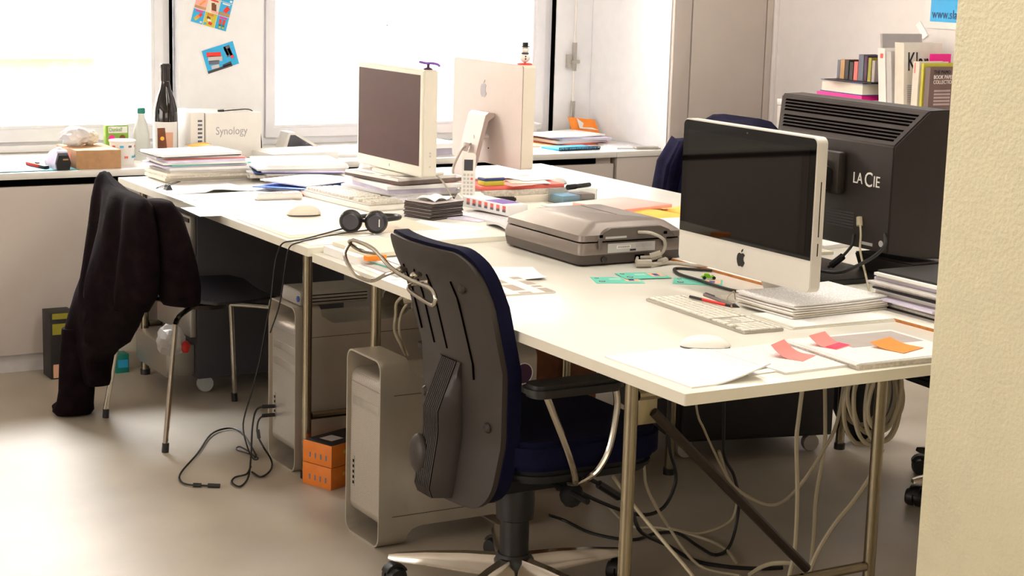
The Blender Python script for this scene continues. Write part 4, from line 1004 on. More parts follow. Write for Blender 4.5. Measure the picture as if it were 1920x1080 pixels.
# stacked CD cases
for i in range(10):
    t = thing('cd_case', '%s CD case from below in the stack before the white monitor' % ORD[i], 'CD case', (.612+rnd.uniform(-.004, .004), 2.215+rnd.uniform(-.004, .004), TB+i*.0053), .30+rnd.uniform(-.06, .06), 'CD cases in a stack')
    obj('case', box(B(), -.071, -.0625, 0, .071, .0625, .0030, .0006), 'black_card', t, world=False)
    obj('tray', box(B(), -.070, -.0615, .0031, .070, .0615, .0048), 'book_grey' if i % 2 else 'book_taupe', t, world=False, smooth=0)
sheet('paper_scrap', 'crumpled white paper scrap on top of the stacked CD cases', 'paper', .622, 2.222, TB+.0535, .10, .08, .4, .001, 'paper', lambda u, v: .010*abs(math.sin(5*u+3*v)))
# cards box with printed images, newspapers around
sheet('newspaper', 'folded newspaper under the small printed cards box', 'newspaper', .80, 2.13, TB, .19, .26, .15, .006, 'newsprint', lambda u, v: .008*(1-v)*abs(math.sin(3*u)))
t = thing('card_box', 'long white box of cards with purple lid print beside the scanner', 'box', (.815, 2.175, .7505), math.radians(6))
obj('carton', box(B(), -.040, -.125, 0, .040, .125, .034, .001), 'paper', t, world=False)
obj('lid_print', box(B(), -.034, -.09, .0341, .034, .01, .0346), 'purple', t, world=False, smooth=0)
for k in range(7):
    obj('side_picture', box(B(), -.0406, -.115+k*.033, .012, -.0401, -.098+k*.033, .030), 'salmon', t, world=False, smooth=0)
    obj('side_picture', box(B(), -.0410, -.115+k*.033, .010, -.0407, -.098+k*.033, .018), 'book_slate', t, world=False, smooth=0)
sheet('brochure', 'pale blue printed sheet sticking out under the cards box', 'brochure', .70, 2.17, TB, .14, .20, .5, .003, 'paper_lilac')
sheet('paper_sheet', 'large white sheet across the desk seam behind the swivel chair', 'paper', .50, 1.985, TB, .24, .25, .55, .0008, 'faint_page', None, 'loose sheets on the paper desk')
sheet('newspaper', 'rolled-edge newspaper between the cards box and the scanner', 'newspaper', .775, 1.90, TB, .20, .18, -.1, .008, 'newsprint', lambda u, v: .012*math.sin(v*PI)*(1-u))
# books under the silver computer
for i, (w, d, th, mt, dr, nm) in enumerate(((.36, .43, .024, 'book_cream', 0, 'thick cream book at the bottom under the silver computer'), (.34, .41, .020, 'paper_edge', .03, 'beige picture book in the middle under the silver computer'), (.33, .39, .0135, 'salmon', -.03, 'reddish flat book directly under the silver computer stand'))):
    tag(obj('book', box(B(), -w/2, -d/2, 0, w/2, d/2, th, .002), mt, None, (1.125, 2.70, .7222+sum((.0242, .0202)[:i])), dr, world=False), nm, 'book', 'books under the silver computer')
t = thing('tin', 'small yellow tin with blue rim on the books by the upright handset', 'tin', (1.01, 2.54, .7804))
obj('tin', box(B(), -.04, -.025, 0, .04, .025, .018, .004), 'yellow', t, world=False)
obj('rim', box(B(), -.041, -.026, .0181, .041, .026, .0265, .003), 'deep_blue', t, world=False)
obj('lid', box(B(), -.039, -.024, .0266, .039, .024, .030, .0015), 'paper_cream', t, world=False)
for i, (x, y, dr, mt, nm) in enumerate(((1.12, 2.54, .2, 'paper_pink', 'pink postcard on the books under the silver computer'), (1.17, 2.56, -.3, 'paper_cream', 'cream postcard lying crosswise on the reddish book'), (1.22, 2.62, .1, 'paper', 'white postcard near the edge of the reddish book'))):
    sheet('postcard', nm, 'postcard', x, y, .7804+i*.0025, .14, .10, dr, .0015, mt)
t = thing('stapler', 'black stapler lying before the books under the silver computer', 'stapler', (.965, 2.405, .7222), math.radians(-35))
obj('base', box(B(), -.065, -.015, 0, .065, .015, .010, .003), 'black_plastic', t, world=False)
obj('arm', hexa(B(), [(-.065, -.013, .016), (.06, -.013, .024), (.06, .013, .024), (-.065, .013, .016)], [(-.065, -.011, .034), (.055, -.011, .040), (.055, .011, .040), (-.065, .011, .034)], .004), 'black_plastic', t, world=False)
obj('hinge', box(B(), -.06, -.012, .0102, -.04, .012, .0165), 'dark_steel', t, world=False)
t = thing('plastic_tool', 'bright red plastic tool lying beside the black stapler', 'tool', (.945, 2.31, .7222), .2)
obj('grip', hexa(B(), [(-.035, -.015, 0), (.035, -.015, 0), (.035, .015, 0), (-.035, .015, 0)], [(-.02, -.012, .02), (.03, -.012, .026), (.03, .012, .026), (-.02, .012, .02)], .004), 'red', t, world=False)
obj('blade', box(B(), .036, -.008, .003, .08, .008, .006), 'chrome', t, world=False)
sheet('notepad', 'cream notepad behind the scanner lid', 'notepad', 1.06, 2.31, .7222, .16, .16, .1, .010, 'paper_cream')
sheet('notepad', 'small white pad between stapler and clear box', 'notepad', 1.00, 2.21, .7222, .15, .12, -.1, .006, 'paper')
t = thing('pencil_box', 'clear plastic box with blue contents behind the scanner', 'box', (1.28, 2.437, .7222), math.radians(4))
obj('tray', ring_prism(B(), rrect(-.075, -.045, .075, .045, .006), rrect(-.073, -.043, .073, .043, .005), 'z', .0, .048), 'clear_plastic', t, world=False)
obj('floor_plate', box(B(), -.0725, -.0425, 0, .0725, .0425, .002), 'clear_plastic', t, world=False)
obj('blue_contents', box(B(), -.069, -.039, .0022, .005, .039, .030, .004), 'sky_blue', t, world=False)
obj('grey_contents', box(B(), .008, -.039, .0022, .069, .039, .032, .004), 'gun_grey', t, world=False)
t = thing('marker_pen', 'black marker pen lying across the clear plastic box', 'pen', (1.305, 2.437, .7705), math.radians(20))
obj('barrel', tube(B(), [(-.02, 0, .008), (.06, 0, .008)], .008, 10, False), 'black_plastic', t, world=False)
obj('cap', tube(B(), [(-.065, 0, .008), (-.0205, 0, .008)], .0095, 10, False), 'soft_black', t, world=False)
tag(obj('binder', box(B(), -.16, -.13, 0, .16, .13, .014, .003), 'paper_cream', None, (1.27, 2.24, .7222), math.radians(12), world=False), 'cream folder behind the scanner with pink folder on it', 'folder')
tag(obj('binder', box(B(), -.13, -.11, 0, .13, .11, .012, .002), 'paper_pink', None, (1.33, 2.20, .7366), math.radians(14), world=False), 'pink folder stacked on the cream one behind the scanner', 'folder')
sheet('envelope', 'bulging yellow padded envelope between scanner and glossy screen', 'envelope', 1.62, 2.02, .7225, .30, .34, .1, .004, 'envelope', lambda u, v: .028*math.sin(u*PI)*math.sin(v*PI)**.5)
sheet('envelope', 'flat yellow envelope under the bulging one', 'envelope', 1.36, 1.95, .7225, .20, .30, .12, .006, 'envelope', lambda u, v: .012*math.sin(u*PI))
# magazines right of the scanner
for i, (mt, th) in enumerate((('paper_grey', .010), ('newsprint', .008), ('paper', .008), ('paper_lilac', .006), ('paper', .008), ('paper_cream', .006), ('text_page', .004))):
    sheet('magazine', '%s magazine from below in the stack right of the scanner' % ORD[i], 'magazine', 1.16+rnd.uniform(-.012, .012), 1.52+rnd.uniform(-.02, .02), .7272+sum((.0103, .0083, .0083, .0063, .0083, .0063)[:i]), .25, .32, rnd.uniform(-.12, .12), th, mt, None, 'magazines right of the scanner')
# ================================================================ near desk
TA = .7202
lay = []
spec = [('faint_page', .001, .20, .30, 'bottom loose sheet'), ('paper_grey', .004, .18, .27, 'grey folder'), ('paper_teal', .003, .15, .24, 'folder with teal corner'), ('paper', .006, .17, .25, 'white bundle')]
zz = TA
for i, (mt, th, w, d, nm) in enumerate(spec):
    sheet('paper_folder', '%s in the near pile left of the swivel chair' % nm, 'folder', .125+.012*i, 1.47+.01*i, zz, w, d, .04*(i-1), th, mt, None, 'papers left of the swivel chair'); zz += th+.0003
sheet('binder', 'white binder with an orange label end at the near left desk edge', 'binder', .105, 1.665, TA, .15, .21, .02, .022, 'paper')
tag(obj('index_card', box(B(), -.03, -.012, 0, .03, .012, .014, .002), 'orange_note', None, (.075, 1.535, TA+.0150), .1, world=False), 'orange index cards poking from the white binder', 'card')
sheet('paper_bundle', 'cream pad resting on the white binder beside the chair hanger', 'papers', .17, 1.66, TA+.0225, .22, .22, .06, .010, 'paper_cream')
sheet('paper_sheet', 'blank sheet on the pile next to the chair hanger', 'paper', .20, 1.45, TA+.0165, .20, .21, -.03, .001, 'faint_page', None, 'papers left of the swivel chair')
t = thing('card_case', 'small white card case on the papers below the chrome coat hanger', 'case', (.20, 1.36, TA+.018), .1)
obj('case', box(B(), -.05, -.03, 0, .05, .03, .013, .005), 'white_plastic', t, world=False)
obj('case_seam', box(B(), -.0505, -.0305, .006, .0505, .0305, .007), 'paper_grey', t, world=False)
sheet('paper_sheet', 'white sheet with a turned-up corner right of the chair back', 'paper', .33, 1.30, TA, .22, .20, -.35, .0008, 'red_text_page', lambda u, v: .022*max(0, u+(1-v)-1.55)**1.2, 'sheets right of the chair back')
sheet('magazine', 'glossy magazine lying right of the chair back', 'magazine', .235, 1.125, TA, .20, .22, -.08, .004, 'photo_page', None, 'sheets right of the chair back')
# teal cards
def teal_card(label, x, y, z, rz, deep=True):
    t = thing('teal_card', label, 'card', (x, y, z), rz, 'teal cards between scanner and keyboard')
    obj('card', box(B(), -.065, -.045, 0, .065, .045, .0009), 'paper_teal', t, world=False, smooth=0)
    obj('photo', box(B(), .02, -.02, .00095, .06, .035, .0012), 'skin_print', t, world=False, smooth=0)
    obj('photo_dark', box(B(), .03, -.012, .00125, .045, .02, .0014), 'deep_blue', t, world=False, smooth=0)
    for cx, cy, r in ((-.045, -.02, .009), (-.05, .028, .006)):
        obj('dot', lathe(B(), [(r, .00095), (r, .0013)], (cx, cy, 0), 14), 'ink', t, world=False, smooth=0)
        obj('dot_mark', box(B(), cx-r*.6, cy-r*.2, .00135, cx+r*.6, cy+r*.2, .0016), 'ink_white', t, world=False, smooth=0)
    for k in range(2): obj('print_line', box(B(), -.02, .018-k*.012, .00095, .012, .021-k*.012, .0012), 'ink_white', t, world=False, smooth=0)
teal_card('teal card with dark dots, nearest to the left of three', .575, 1.10, TA, math.radians(-22))
teal_card('teal card lying half over the leftmost one', .675, 1.125, TA+.0018, math.radians(-14))
teal_card('teal card with picture under the toy car', .765, 1.0, TA, math.radians(-38))
# toy car
t = thing('toy_car', 'tiny lime green toy car on the near desk', 'toy car', (.815, 1.02, TA+.0012), math.radians(-25))
obj('body', hexa(B(), [(-.020, -.008, .003), (.020, -.008, .003), (.020, .008, .003), (-.020, .008, .003)], [(-.019, -.007, .010), (.018, -.007, .008), (.018, .007, .008), (-.019, .007, .010)], .002), 'lime', t, world=False)
obj('cabin', hexa(B(), [(-.013, -.0065, .0095), (.004, -.0065, .0095), (.004, .0065, .0095), (-.013, .0065, .0095)], [(-.010, -.005, .0155), (0, -.005, .0155), (0, .005, .0155), (-.010, .005, .0155)], .001), 'lime', t, world=False)
for x in (-.013, .013):
    for y in (-.0085, .0085): obj('wheel', lathe(B(), [(0, -.002), (.0045, -.002), (.0045, .002), (0, .002)], (x, y, .0045), 12, 'y'), 'black_plastic', t, world=False)
# pens on the keyboard
t = thing('pencil', 'black pencil with red print lying over the keyboard', 'pencil', (.585, .70, .7305), math.radians(-82))
obj('shaft', tube(B(), [(-.075, 0, .004), (.07, 0, .004)], .004, 6, False), 'black_plastic', t, world=False)
obj('red_print', tube(B(), [(-.03, 0, .004), (.05, 0, .004)], .0043, 6, False), 'red', t, world=False)
obj('tip', tube(B(), [(.07, 0, .004), (.085, 0, .004)], lambda s: .004*(1-s)+.0005, 6, False), 'cardboard', t, world=False)
t = thing('ballpoint_pen', 'grey-brown pen lying beside the pencil above the keyboard', 'pen', (.605, .685, .7325), math.radians(-97))
obj('shaft', tube(B(), [(-.085, 0, .005), (.06, 0, .005)], .005, 8, False), 'pencil_grey', t, world=False)
obj('tip', tube(B(), [(.06, 0, .005), (.085, 0, .005)], lambda s: .005*(1-s)+.001, 8, False), 'black_plastic', t, world=False)
obj('clip', box(B(), -.08, -.001, .0101, -.035, .001, .012), 'gun_grey', t, world=False)
# papers under the computer
for i, (mt, th) in enumerate((('paper', .002), ('paper_cream', .002), ('faint_page', .0018))):
    sheet('paper_bundle', '%s flat sheets in front of the printed stack under the glossy computer' % ('lowest', 'middle', 'upper')[i], 'papers', .755+.004*i, .478+.002*i, TA+.0022*i, .31, .17, -.06+.01*i, th, mt, None, 'flat sheets under the glossy computer')
zz = .7275
for i in range(6):
    th = .0040
    mt = ('paper', 'paper_cream', 'paper', 'book_white', 'paper', 'text_page_x')[i]
    sheet('paper_bundle', '%s bundle from below in the printed stack under the glossy computer' % ORD[i], 'papers', .805+.004*math.sin(i*2), .582+.003*math.cos(i), zz, .305, .212, .03+.015*math.sin(i*1.7), th, mt, (lambda k: (lambda u, v: .006*(u-.5)**2*k/3+.004*abs(v-.5)*k/5))(i), 'printed sheets under the glossy computer'); zz += th+.0012
# papers in the near corner
sheet('paper_sheet', 'white folded sheets with a rolled-up edge at the near desk corner', 'paper', .135, .185, TA, .20, .305, .02, .003, 'faint_page', lambda u, v: .030*max(0, (u-.30)/.70)**1.3*max(0, 1-v*3.2)**1.2, 'papers along the near desk edge')
sh_ = sheet('paper_sheet', 'printed sheet with a dark picture strip beside the rolled-up one', 'paper', .265, .20, TA+.0005, .12, .25, .05, .002, 'text_page', None, 'papers along the near desk edge')
b = box(B(), -.05, -.010, 0, .05, .010, .0005); b.transform(Matrix.Translation((.268, .11, TA+.0027)) @ Matrix.Rotation(.25, 4, 'Z')); obj('photo_strip', b, 'book_taupe', sh_, smooth=0)
sheet('magazine', 'thin booklet with a pink sticky note near the desk edge', 'magazine', .385, .168, TA, .20, .235, .03, .005, 'text_page', None, 'papers along the near desk edge')
for i, (w, d, th, mt, dr, nm) in enumerate(((.30, .255, .010, 'paper_edge', -.03, 'thick brochure at the bottom, right end of the near edge'), (.31, .26, .003, 'text_page', -.05, 'white printed brochure page with pink note'), (.30, .25, .0012, 'red_text_page', -.02, 'top brochure page with grey photograph and orange note'))):
    sh_ = sheet('brochure', nm, 'brochure', .615, .140, TA+(.0, .0103, .0136)[i], w, d, dr, th, mt, None, 'brochures at the right end of the near edge')
b = box(B(), -.10, -.055, 0, .10, .055, .0004); b.transform(Matrix.Translation((.655, .195, TA+.0150)) @ Matrix.Rotation(-.03, 4, 'Z')); obj('photograph', b, 'book_grey', sh_, smooth=0)
def note(label, x, y, z, rz, mat, s=.07, curl=.02, grp='sticky notes on the near papers'):
    t = thing('sticky_note', label, 'sticky note', (x, y, z), rz, grp)
    obj('leaf', gridslab(B(), lambda u, v: Vector(((u-.5)*s, (v-.5)*s, curl*max(0, v-.35)**2*2)), 4, 8, (0, 0, .0005)), mat, t, world=False)
    return t
note('pink sticky note on the thin booklet', .405, .165, TA+.0053, .5, 'neon_pink', .075, .030)
n = note('pink sticky note with a bright red fold on the brochures', .525, .185, TA+.0150, .35, 'neon_pink', .07, .024)
obj('red_fold', gridslab(B(), lambda u, v: Vector(((u-.5)*.06, (v-.5)*.026-.018, .0008+.001*v)), 2, 2, (0, 0, .0005)), 'neon_deep', n, world=False)
note('orange sticky note on the top brochure page', .645, .105, TA+.0158, .3, 'orange_note', .085, .012)
# magazine stack on the right desk
zz = .7272
for i in range(15):
    th = (.0045, .006, .005, .007, .0055)[i % 5]; mt = ('black_card', 'paper_edge', 'book_white', 'paper_grey', 'paper_lilac', 'book_cream', 'paper')[i % 7] if i < 14 else 'black_card'
    sheet('magazine', '%s magazine from below in the stack beside the wall pier' % ORD[i], 'magazine', 1.095+rnd.uniform(-.010, .010)-(.03 if i in (4, 10) else 0), .425+rnd.uniform(-.006, .006), zz, .235, .25, rnd.uniform(-.05, .05), th, mt, None, 'magazines stacked beside the wall pier'); zz += th+.0003
# small clutter on the right desk behind the monitor column
sheet('paper_bundle', 'white sheets on the right desk beyond the monitor column', 'papers', 1.55, 1.40, .7272, .30, .22, .2, .012, 'paper')
sheet('paper_bundle', 'cream pad on the right desk farther back', 'papers', 1.30, 1.30, .7272, .21, .20, -.1, .008, 'paper_cream')

# ================================================================ things on the window counter
z = CT+.0003
sheet('flat_folder', 'turquoise folder lying flat at the left end of the counter', 'folder', -.30, 3.87, z, .40, .42, .02, .003, 'cyan_mat')
sheet('paper_sheet', 'small white note under the turquoise folder edge', 'paper', -.40, 3.68, z+.0035, .10, .05, 0, .0008, 'paper')
t = thing('cutter_knife', 'red and black cutter knife on the turquoise folder', 'knife', (-.222, 3.77, z+.0035), math.radians(-78))
obj('handle', box(B(), -.07, -.011, 0, .03, .011, .013, .003), 'red', t, world=False)
obj('slider', box(B(), .0305, -.010, 0, .075, .010, .012, .003), 'black_plastic', t, world=False)
obj('knob', box(B(), -.01, -.005, .0131, .01, .005, .018, .001), 'black_plastic', t, world=False)
t = thing('tape_dispenser', 'black and grey tape dispenser beside the cardboard box', 'tape dispenser', (-.155, 3.74, z), math.radians(0))
obj('shell', loft(B(), [[(-.026, y, 0), (.026, y, 0), (.030, y, .025), (.020, y, h), (-.020, y, h), (-.030, y, .025)] for y, h in ((-.07, .060), (-.06, .070), (-.02, .074), (.03, .060), (.065, .035))]), 'paper_lilac', t, world=False, smooth=30)
fr = obj('front_cap', loft(B(), [[(-.022, y, .002), (.022, y, .002), (.027, y, .028), (.018, y, h), (-.018, y, h), (-.027, y, .028)] for y, h in ((-.082, .055), (-.0705, .064))]), 'black_plastic', t, world=False, smooth=30)
obj('tape_roll', lathe(B(), [(.022, -.009), (.022, .009)], (0, -.02, .058), 20, 'x'), 'frosted', t, world=False)
patch('lettering_strip', t, (-.148, 3.6572, .783), .020, .005, (1, 0, 0), (0, 0, 1), 'book_tan', .001)
t = thing('cardboard_box', 'brown cardboard box with crumpled tissue on it, on the counter', 'box', (-.02, 3.80, z))
obj('carton', box(B(), -.085, -.13, 0, .085, .12, .068, .0015), 'cardboard', t, world=False)
obj('flap', box(B(), -.084, -.129, .0682, .084, .0, .0697), 'cardboard', t, world=False, smooth=0)
obj('flap', box(B(), -.084, .002, .0682, .084, .119, .0697), 'cardboard', t, world=False, smooth=0)
obj('print_mark', box(B(), -.0857, -.06, .035, -.0851, -.03, .055), 'salmon', t, world=False, smooth=0)
t = thing('crumpled_tissue', 'crumpled white tissue lying on the cardboard box', 'tissue', (-.04, 3.84, z+.07))
obj('tissue', ball(B(), (-.02, 0, .035), .05, 3, (1.1, 1, .75), .10), 'bag_white', t, world=False, smooth=20)
obj('fold', ball(B(), (.04, .02, .028), .036, 3, (1.1, 1, .8), .14), 'paper_cream', t, world=False, smooth=20)
t = thing('paper_tub', 'white paper tub with coloured print between cardboard box and paper pile', 'tub', (.112, 3.80, z))
obj('tub', lathe(B(), [(.042, 0), (.048, .088), (.0455, .088), (.040, .004)], (0, 0, 0), 28), 'paper', t, world=False)
obj('rim', lathe(B(), [(.048, .084), (.0505, .087), (.0505, .091), (.048, .093), (.0455, .091)], (0, 0, 0), 28), 'paper', t, world=False)
for k in range(10):
    a = math.radians(190+k*20); zc = .07 if k % 2 else .03
    cx, cy = .0463*math.cos(a), .0463*math.sin(a)
    b = box(B(), -.007, -.0008, -.004, .007, .0008, .004); b.transform(Matrix.Translation((cx, cy, zc)) @ Matrix.Rotation(a+PI/2, 4, 'Z')); obj('print_patch', b, ('sky_blue', 'salmon', 'book_taupe')[k % 3], t, world=False, smooth=0)
t = thing('seed_packet', 'green picture packet with two faces, standing behind the paper tub', 'packet', (.135, 3.93, z))
obj('packet', box(B(), -.045, 0, 0, .045, .03, .135, .002), 'green_card', t, world=False)
obj('title_band', box(B(), -.035, -.0008, .105, .040, -.0001, .13), 'paper', t, world=False, smooth=0)
text('lettering', 'Dunkel!', .022, 'green_card', t, (.0985+.004, 3.928, z+.111), (1, 0, 0), (0, 0, 1), squash=.75)
for x, mt in ((-.022, 'magenta'), (.020, 'brown_card')):
    obj('face_print', lathe(B(), [(.013, -.0012), (.013, -.0002)], (x, 0, .075), 16, 'y'), 'skin_print', t, world=False)
    obj('hair_print', lathe(B(), [(.012, -.0018), (.012, -.0013)], (x, 0, .086), 14, 'y'), mt, t, world=False)
t = thing('small_bottle', 'small clear bottle with teal cap left of the wine bottle', 'bottle', (.228, 3.92, z))
obj('bottle', lathe(B(), [(.03, 0), (.033, .01), (.032, .10), (.022, .145), (.0135, .165), (.0135, .180)], (0, 0, 0), 24), 'frosted', t, world=False)
obj('cap', lathe(B(), [(.0155, .1802), (.0155, .199), (.013, .202), (0, .202)], (0, 0, 0), 18), 'green_cap', t, world=False)
t = thing('wine_bottle', 'large dark wine bottle with white label standing by the window frame', 'bottle', (.337, 3.95, z))
obj('glass', lathe(B(), [(.044, 0), (.0485, .006), (.0485, .16), (.046, .195), (.036, .235), (.022, .27), (.0175, .295), (.0165, .31)], (0, 0, 0), 30), 'wine_glass', t, world=False)
obj('capsule', lathe(B(), [(.0170, .300), (.0185, .302), (.0185, .350), (.0205, .352), (.0205, .366), (.017, .370), (0, .370)], (0, 0, 0), 22), 'foil', t, world=False)
bm = B(); pr = []
n = 18
gridslab(bm, lambda u, v: Vector((.0489*math.cos(math.radians(165+150*u)), .0489*math.sin(math.radians(165+150*u)), .02+.125*v)), n, 1, lambda u, v: Vector((.0004*math.cos(math.radians(165+150*u)), .0004*math.sin(math.radians(165+150*u)), 0)))
lb_ = obj('label', bm, 'paper', t, world=False)
bm = B(); gridslab(bm, lambda u, v: Vector((.0496*math.cos(math.radians(250+35*u)), .0496*math.sin(math.radians(250+35*u)), .045+.06*v)), 6, 1, lambda u, v: Vector((.0003*math.cos(math.radians(250+35*u)), .0003*math.sin(math.radians(250+35*u)), 0)))
obj('label_picture', bm, 'skin_print', lb_, world=False)
t = thing('gift_card', 'brown picture card leaning before the wine bottle', 'card', (.295, 3.86, z))
obj('card', hexa(B(), [(-.02, 0, 0), (.02, 0, 0), (.02, .004, 0), (-.02, .004, 0)], [(-.016, .018, .125), (.014, .018, .125), (.014, .022, .125), (-.016, .022, .125)]), 'brown_card', t, world=False, smooth=0)
obj('heart_print', lathe(B(), [(.008, .0), (.008, .002)], (0, .009, .085), 12, 'y'), 'envelope', t, world=False)
t = thing('network_storage', 'white network storage box on the counter below the postcards', 'storage device', (.56, 3.94, z))
obj('housing', box(B(), .472, 3.865, z, .705, 4.07, z+.182, .004), 'white_plastic', t)
fp = obj('drive_front', box(B(), .410, 3.87, z, .468, 4.07, z+.184, .003), 'white_plastic', t)
for k in range(7): obj('vent', box(B(), .440, 3.8688, z+.05+k*.016, .458, 3.8698, z+.058+k*.016), 'book_slate', fp, smooth=0)
obj('front_gap', box(B(), .4681, 3.88, z+.002, .4719, 4.06, z+.18), 'dark_steel', t, smooth=0)
text('lettering', 'Synology', .044, 'ink_grey', t, (.512, 3.8648, z+.095), (1, 0, 0), (0, 0, 1), squash=.85)
t = thing('tea_box', 'small white carton with yellow top left of the network storage', 'box', (.40, 3.78, z))
obj('carton', hexa(B(), [(-.04, -.05, 0), (.05, -.05, 0), (.05, .05, 0), (-.04, .05, 0)], [(-.03, -.04, .06), (.05, -.05, .072), (.05, .05, .072), (-.03, .05, .06)], .001), 'paper', t, world=False, smooth=0)
obj('top_print', hexa(B(), [(-.026, -.036, .0612), (.046, -.045, .0724), (.046, .045, .0724), (-.026, .045, .0612)], [(-.026, -.036, .0618), (.046, -.045, .073), (.046, .045, .073), (-.026, .045, .0618)]), 'envelope', t, world=False, smooth=0)
t = thing('wedge_stand', 'white wedge-shaped device stand on the counter left of the wide window', 'stand', (.98, 4.18, z))
obj('side_shell', prism(B(), [(-.07, 0), (.09, 0), (.085, .012), (-.015, .068), (-.045, .068)], 'y', -.06, .03, .002), 'white_plastic', t, world=False)
obj('grey_side', prism(B(), [(-.055, .004), (.075, .004), (-.018, .058), (-.038, .058)], 'y', -.0612, -.0602), 'gun_grey', t, world=False, smooth=0)
# papers on the counter in the middle
for i, (x, y, w, d, dr, th, mt, nm) in enumerate(((.82, 3.82, .30, .22, .1, .03, 'paper', 'white paper pile on the counter below the wedge stand'), (1.12, 3.88, .30, .24, -.1, .012, 'paper', 'loose white papers on the counter behind the white monitor'), (1.45, 3.85, .28, .22, .2, .03, 'paper_lilac', 'lilac-tinted papers on the counter between both computers'), (1.42, 3.80, .22, .18, .1, .02, 'faint_page', 'white bundle on top of the lilac-tinted papers'))):
    sheet('paper_bundle', nm, 'papers', x, y, z+(.0305 if i == 3 else 0), w, d, dr, th, mt, None, 'papers on the counter')
# papers in the right window corner
sheet('magazine', 'orange magazine lying open near the right window corner', 'magazine', 1.98, 4.05, z, .30, .30, .1, .004, 'orange_page')
sheet('folder_sheet', 'bright blue folder on the counter beside the silver computer', 'folder', 1.78, 3.86, z, .22, .16, .05, .004, 'sky_blue')
t = thing('spiral_notebook', 'blue notebook with dark spiral spine on the right counter', 'notebook', (2.13, 3.785, z), math.radians(3))
obj('cover', box(B(), -.11, -.055, 0, .11, .08, .008, .001), 'sky_blue', t, world=False)
for k in range(24): obj('spiral_ring', ring_prism(B(), [(.008*math.cos(a*PI/5), .006+.008*math.sin(a*PI/5)) for a in range(10)], [(.006*math.cos(a*PI/5), .006+.006*math.sin(a*PI/5)) for a in range(10)], 'x', -.108+k*.009, -.104+k*.009), 'black_plastic', t, world=False).location = (0, -.06, .003)
for i, (x, y, w, d, dr, th, mt, nm) in enumerate(((2.27, 4.02, .26, .22, .3, .010, 'salmon', 'red-edged magazine low in the right window corner pile'), (2.25, 4.03, .28, .24, .1, .012, 'photo_page', 'picture magazine in the middle of the right window corner pile'), (2.29, 4.02, .26, .23, -.1, .010, 'paper_lilac', 'lilac brochure in the right window corner pile'), (2.23, 4.04, .32, .24, .15, .006, 'paper', 'wide white sheet on top of the right window corner pile'))):
    sheet('magazine', nm, 'magazine', x, y, z+(0, .0103, .0226, .0329)[i], w, d, dr, th, mt, (lambda u, v: .01*abs(u-.5)) if i == 3 else None, 'papers in the right window corner')
t = thing('orange_card', 'orange envelope standing upright in the right window corner', 'envelope', (2.43, 4.13, z))
obj('sheet', hexa(B(), [(-.07, 0, 0), (.07, -.02, 0), (.07, -.017, 0), (-.07, .003, 0)], [(-.07, .06, .10), (.07, .05, .085), (.07, .053, .085), (-.07, .063, .10)]), 'orange_note', t, world=False, smooth=0)
obj('flap', hexa(B(), [(-.03, .02, .05), (.07, .01, .04), (.07, .011, .04), (-.03, .021, .05)], [(-.03, .050, .095), (.02, .036, .06), (.02, .037, .06), (-.03, .051, .095)]), 'paper', t, world=False, smooth=0)
t = thing('clear_wrap', 'crumpled clear plastic wrap behind the right window corner pile', 'plastic film', (2.36, 4.10, z))
t.location = (2.13, 4.19, z)
obj('film', ball(B(), (0, 0, .05), .06, 2, (1.5, .8, .7), .18), 'bag_white', t, world=False, smooth=20)
sheet('newspaper', 'pale newspaper spread at the right end of the counter', 'newspaper', 2.43, 3.84, z, .17, .26, -.15, .006, 'newsprint')
t = thing('small_tray', 'grey metal ruler tray at the right front corner of the counter', 'tray', (2.46, 3.70, z), math.radians(-8))
obj('tray', box(B(), -.055, -.022, 0, .055, .022, .012, .003), 'alu', t, world=False)
obj('tab', box(B(), .0552, -.012, .002, .075, .012, .006), 'alu', t, world=False)
# postcards on the wall between the windows
def card(label, cx, cz, w, h, rot):
    t = thing('postcard', label, 'postcard', (cx, 4.2395, cz), 0, 'postcards between the windows')
    xd = Vector((math.cos(rot), 0, math.sin(rot))); ud = Vector((-math.sin(rot), 0, math.cos(rot)))
    def pt(nm, x, y, ww, hh, mat, dep, r2=0):
        c = Vector((cx, 4.239-dep, cz))+xd*x+ud*y
        x2 = xd*math.cos(r2)+ud*math.sin(r2); u2 = -xd*math.sin(r2)+ud*math.cos(r2)
        patch(nm, t, c, ww, hh, x2, u2, mat, .0005)
    pt('card', 0, 0, w, h, 'paper', 0)
    return t, pt
t, pt = card('colourful postcard with ice lollies in panels on the wall between the windows', .655, 1.357, .165, .236, math.radians(-15))
PAN = [[('sky_blue', 'magenta', [('yellow', -.008, -.010, .014, .016, -.7), ('orange_note', .0, -.001, .013, .014, -.7), ('red', .008, .008, .012, .014, -.7), ('paper', .016, -.020, .010, .008, 0)]),
        ('yellow', 'red', [('brown_card', -.008, .006, .016, .010, -.3), ('paper', -.003, -.004, .016, .010, -.3), ('red', .004, -.014, .016, .011, -.3), ('sky_blue', -.018, -.020, .010, .008, 0)]),
        ('sky_blue', 'magenta', [('red', -.008, .004, .010, .022, .12), ('red', .008, .004, .010, .022, -.05), ('green_cap', -.007, -.010, .010, .008, .12), ('green_cap', .008, -.010, .010, .008, 0), ('yellow', -.006, -.018, .009, .008, .1), ('yellow', .008, -.018, .009, .008, 0)])],
       [('paper_pink', 'purple', [('orange_note', .004, .0, .007, .030, -.7), ('book_tan', 0, -.020, .050, .010, 0)]),
        ('paper_cream', 'red', [('brown_card', .0, -.004, .014, .034, .25), ('brown_card', .008, -.006, .012, .030, .25), ('paper_pink', .01, -.022, .03, .008, 0)]),
        ('sky_blue', 'ink_white', [('red', .006, .0, .018, .026, -.5), ('book_tan', 0, -.020, .050, .012, 0)])]]
PAN += [PAN[0][::-1], PAN[1][::-1]]
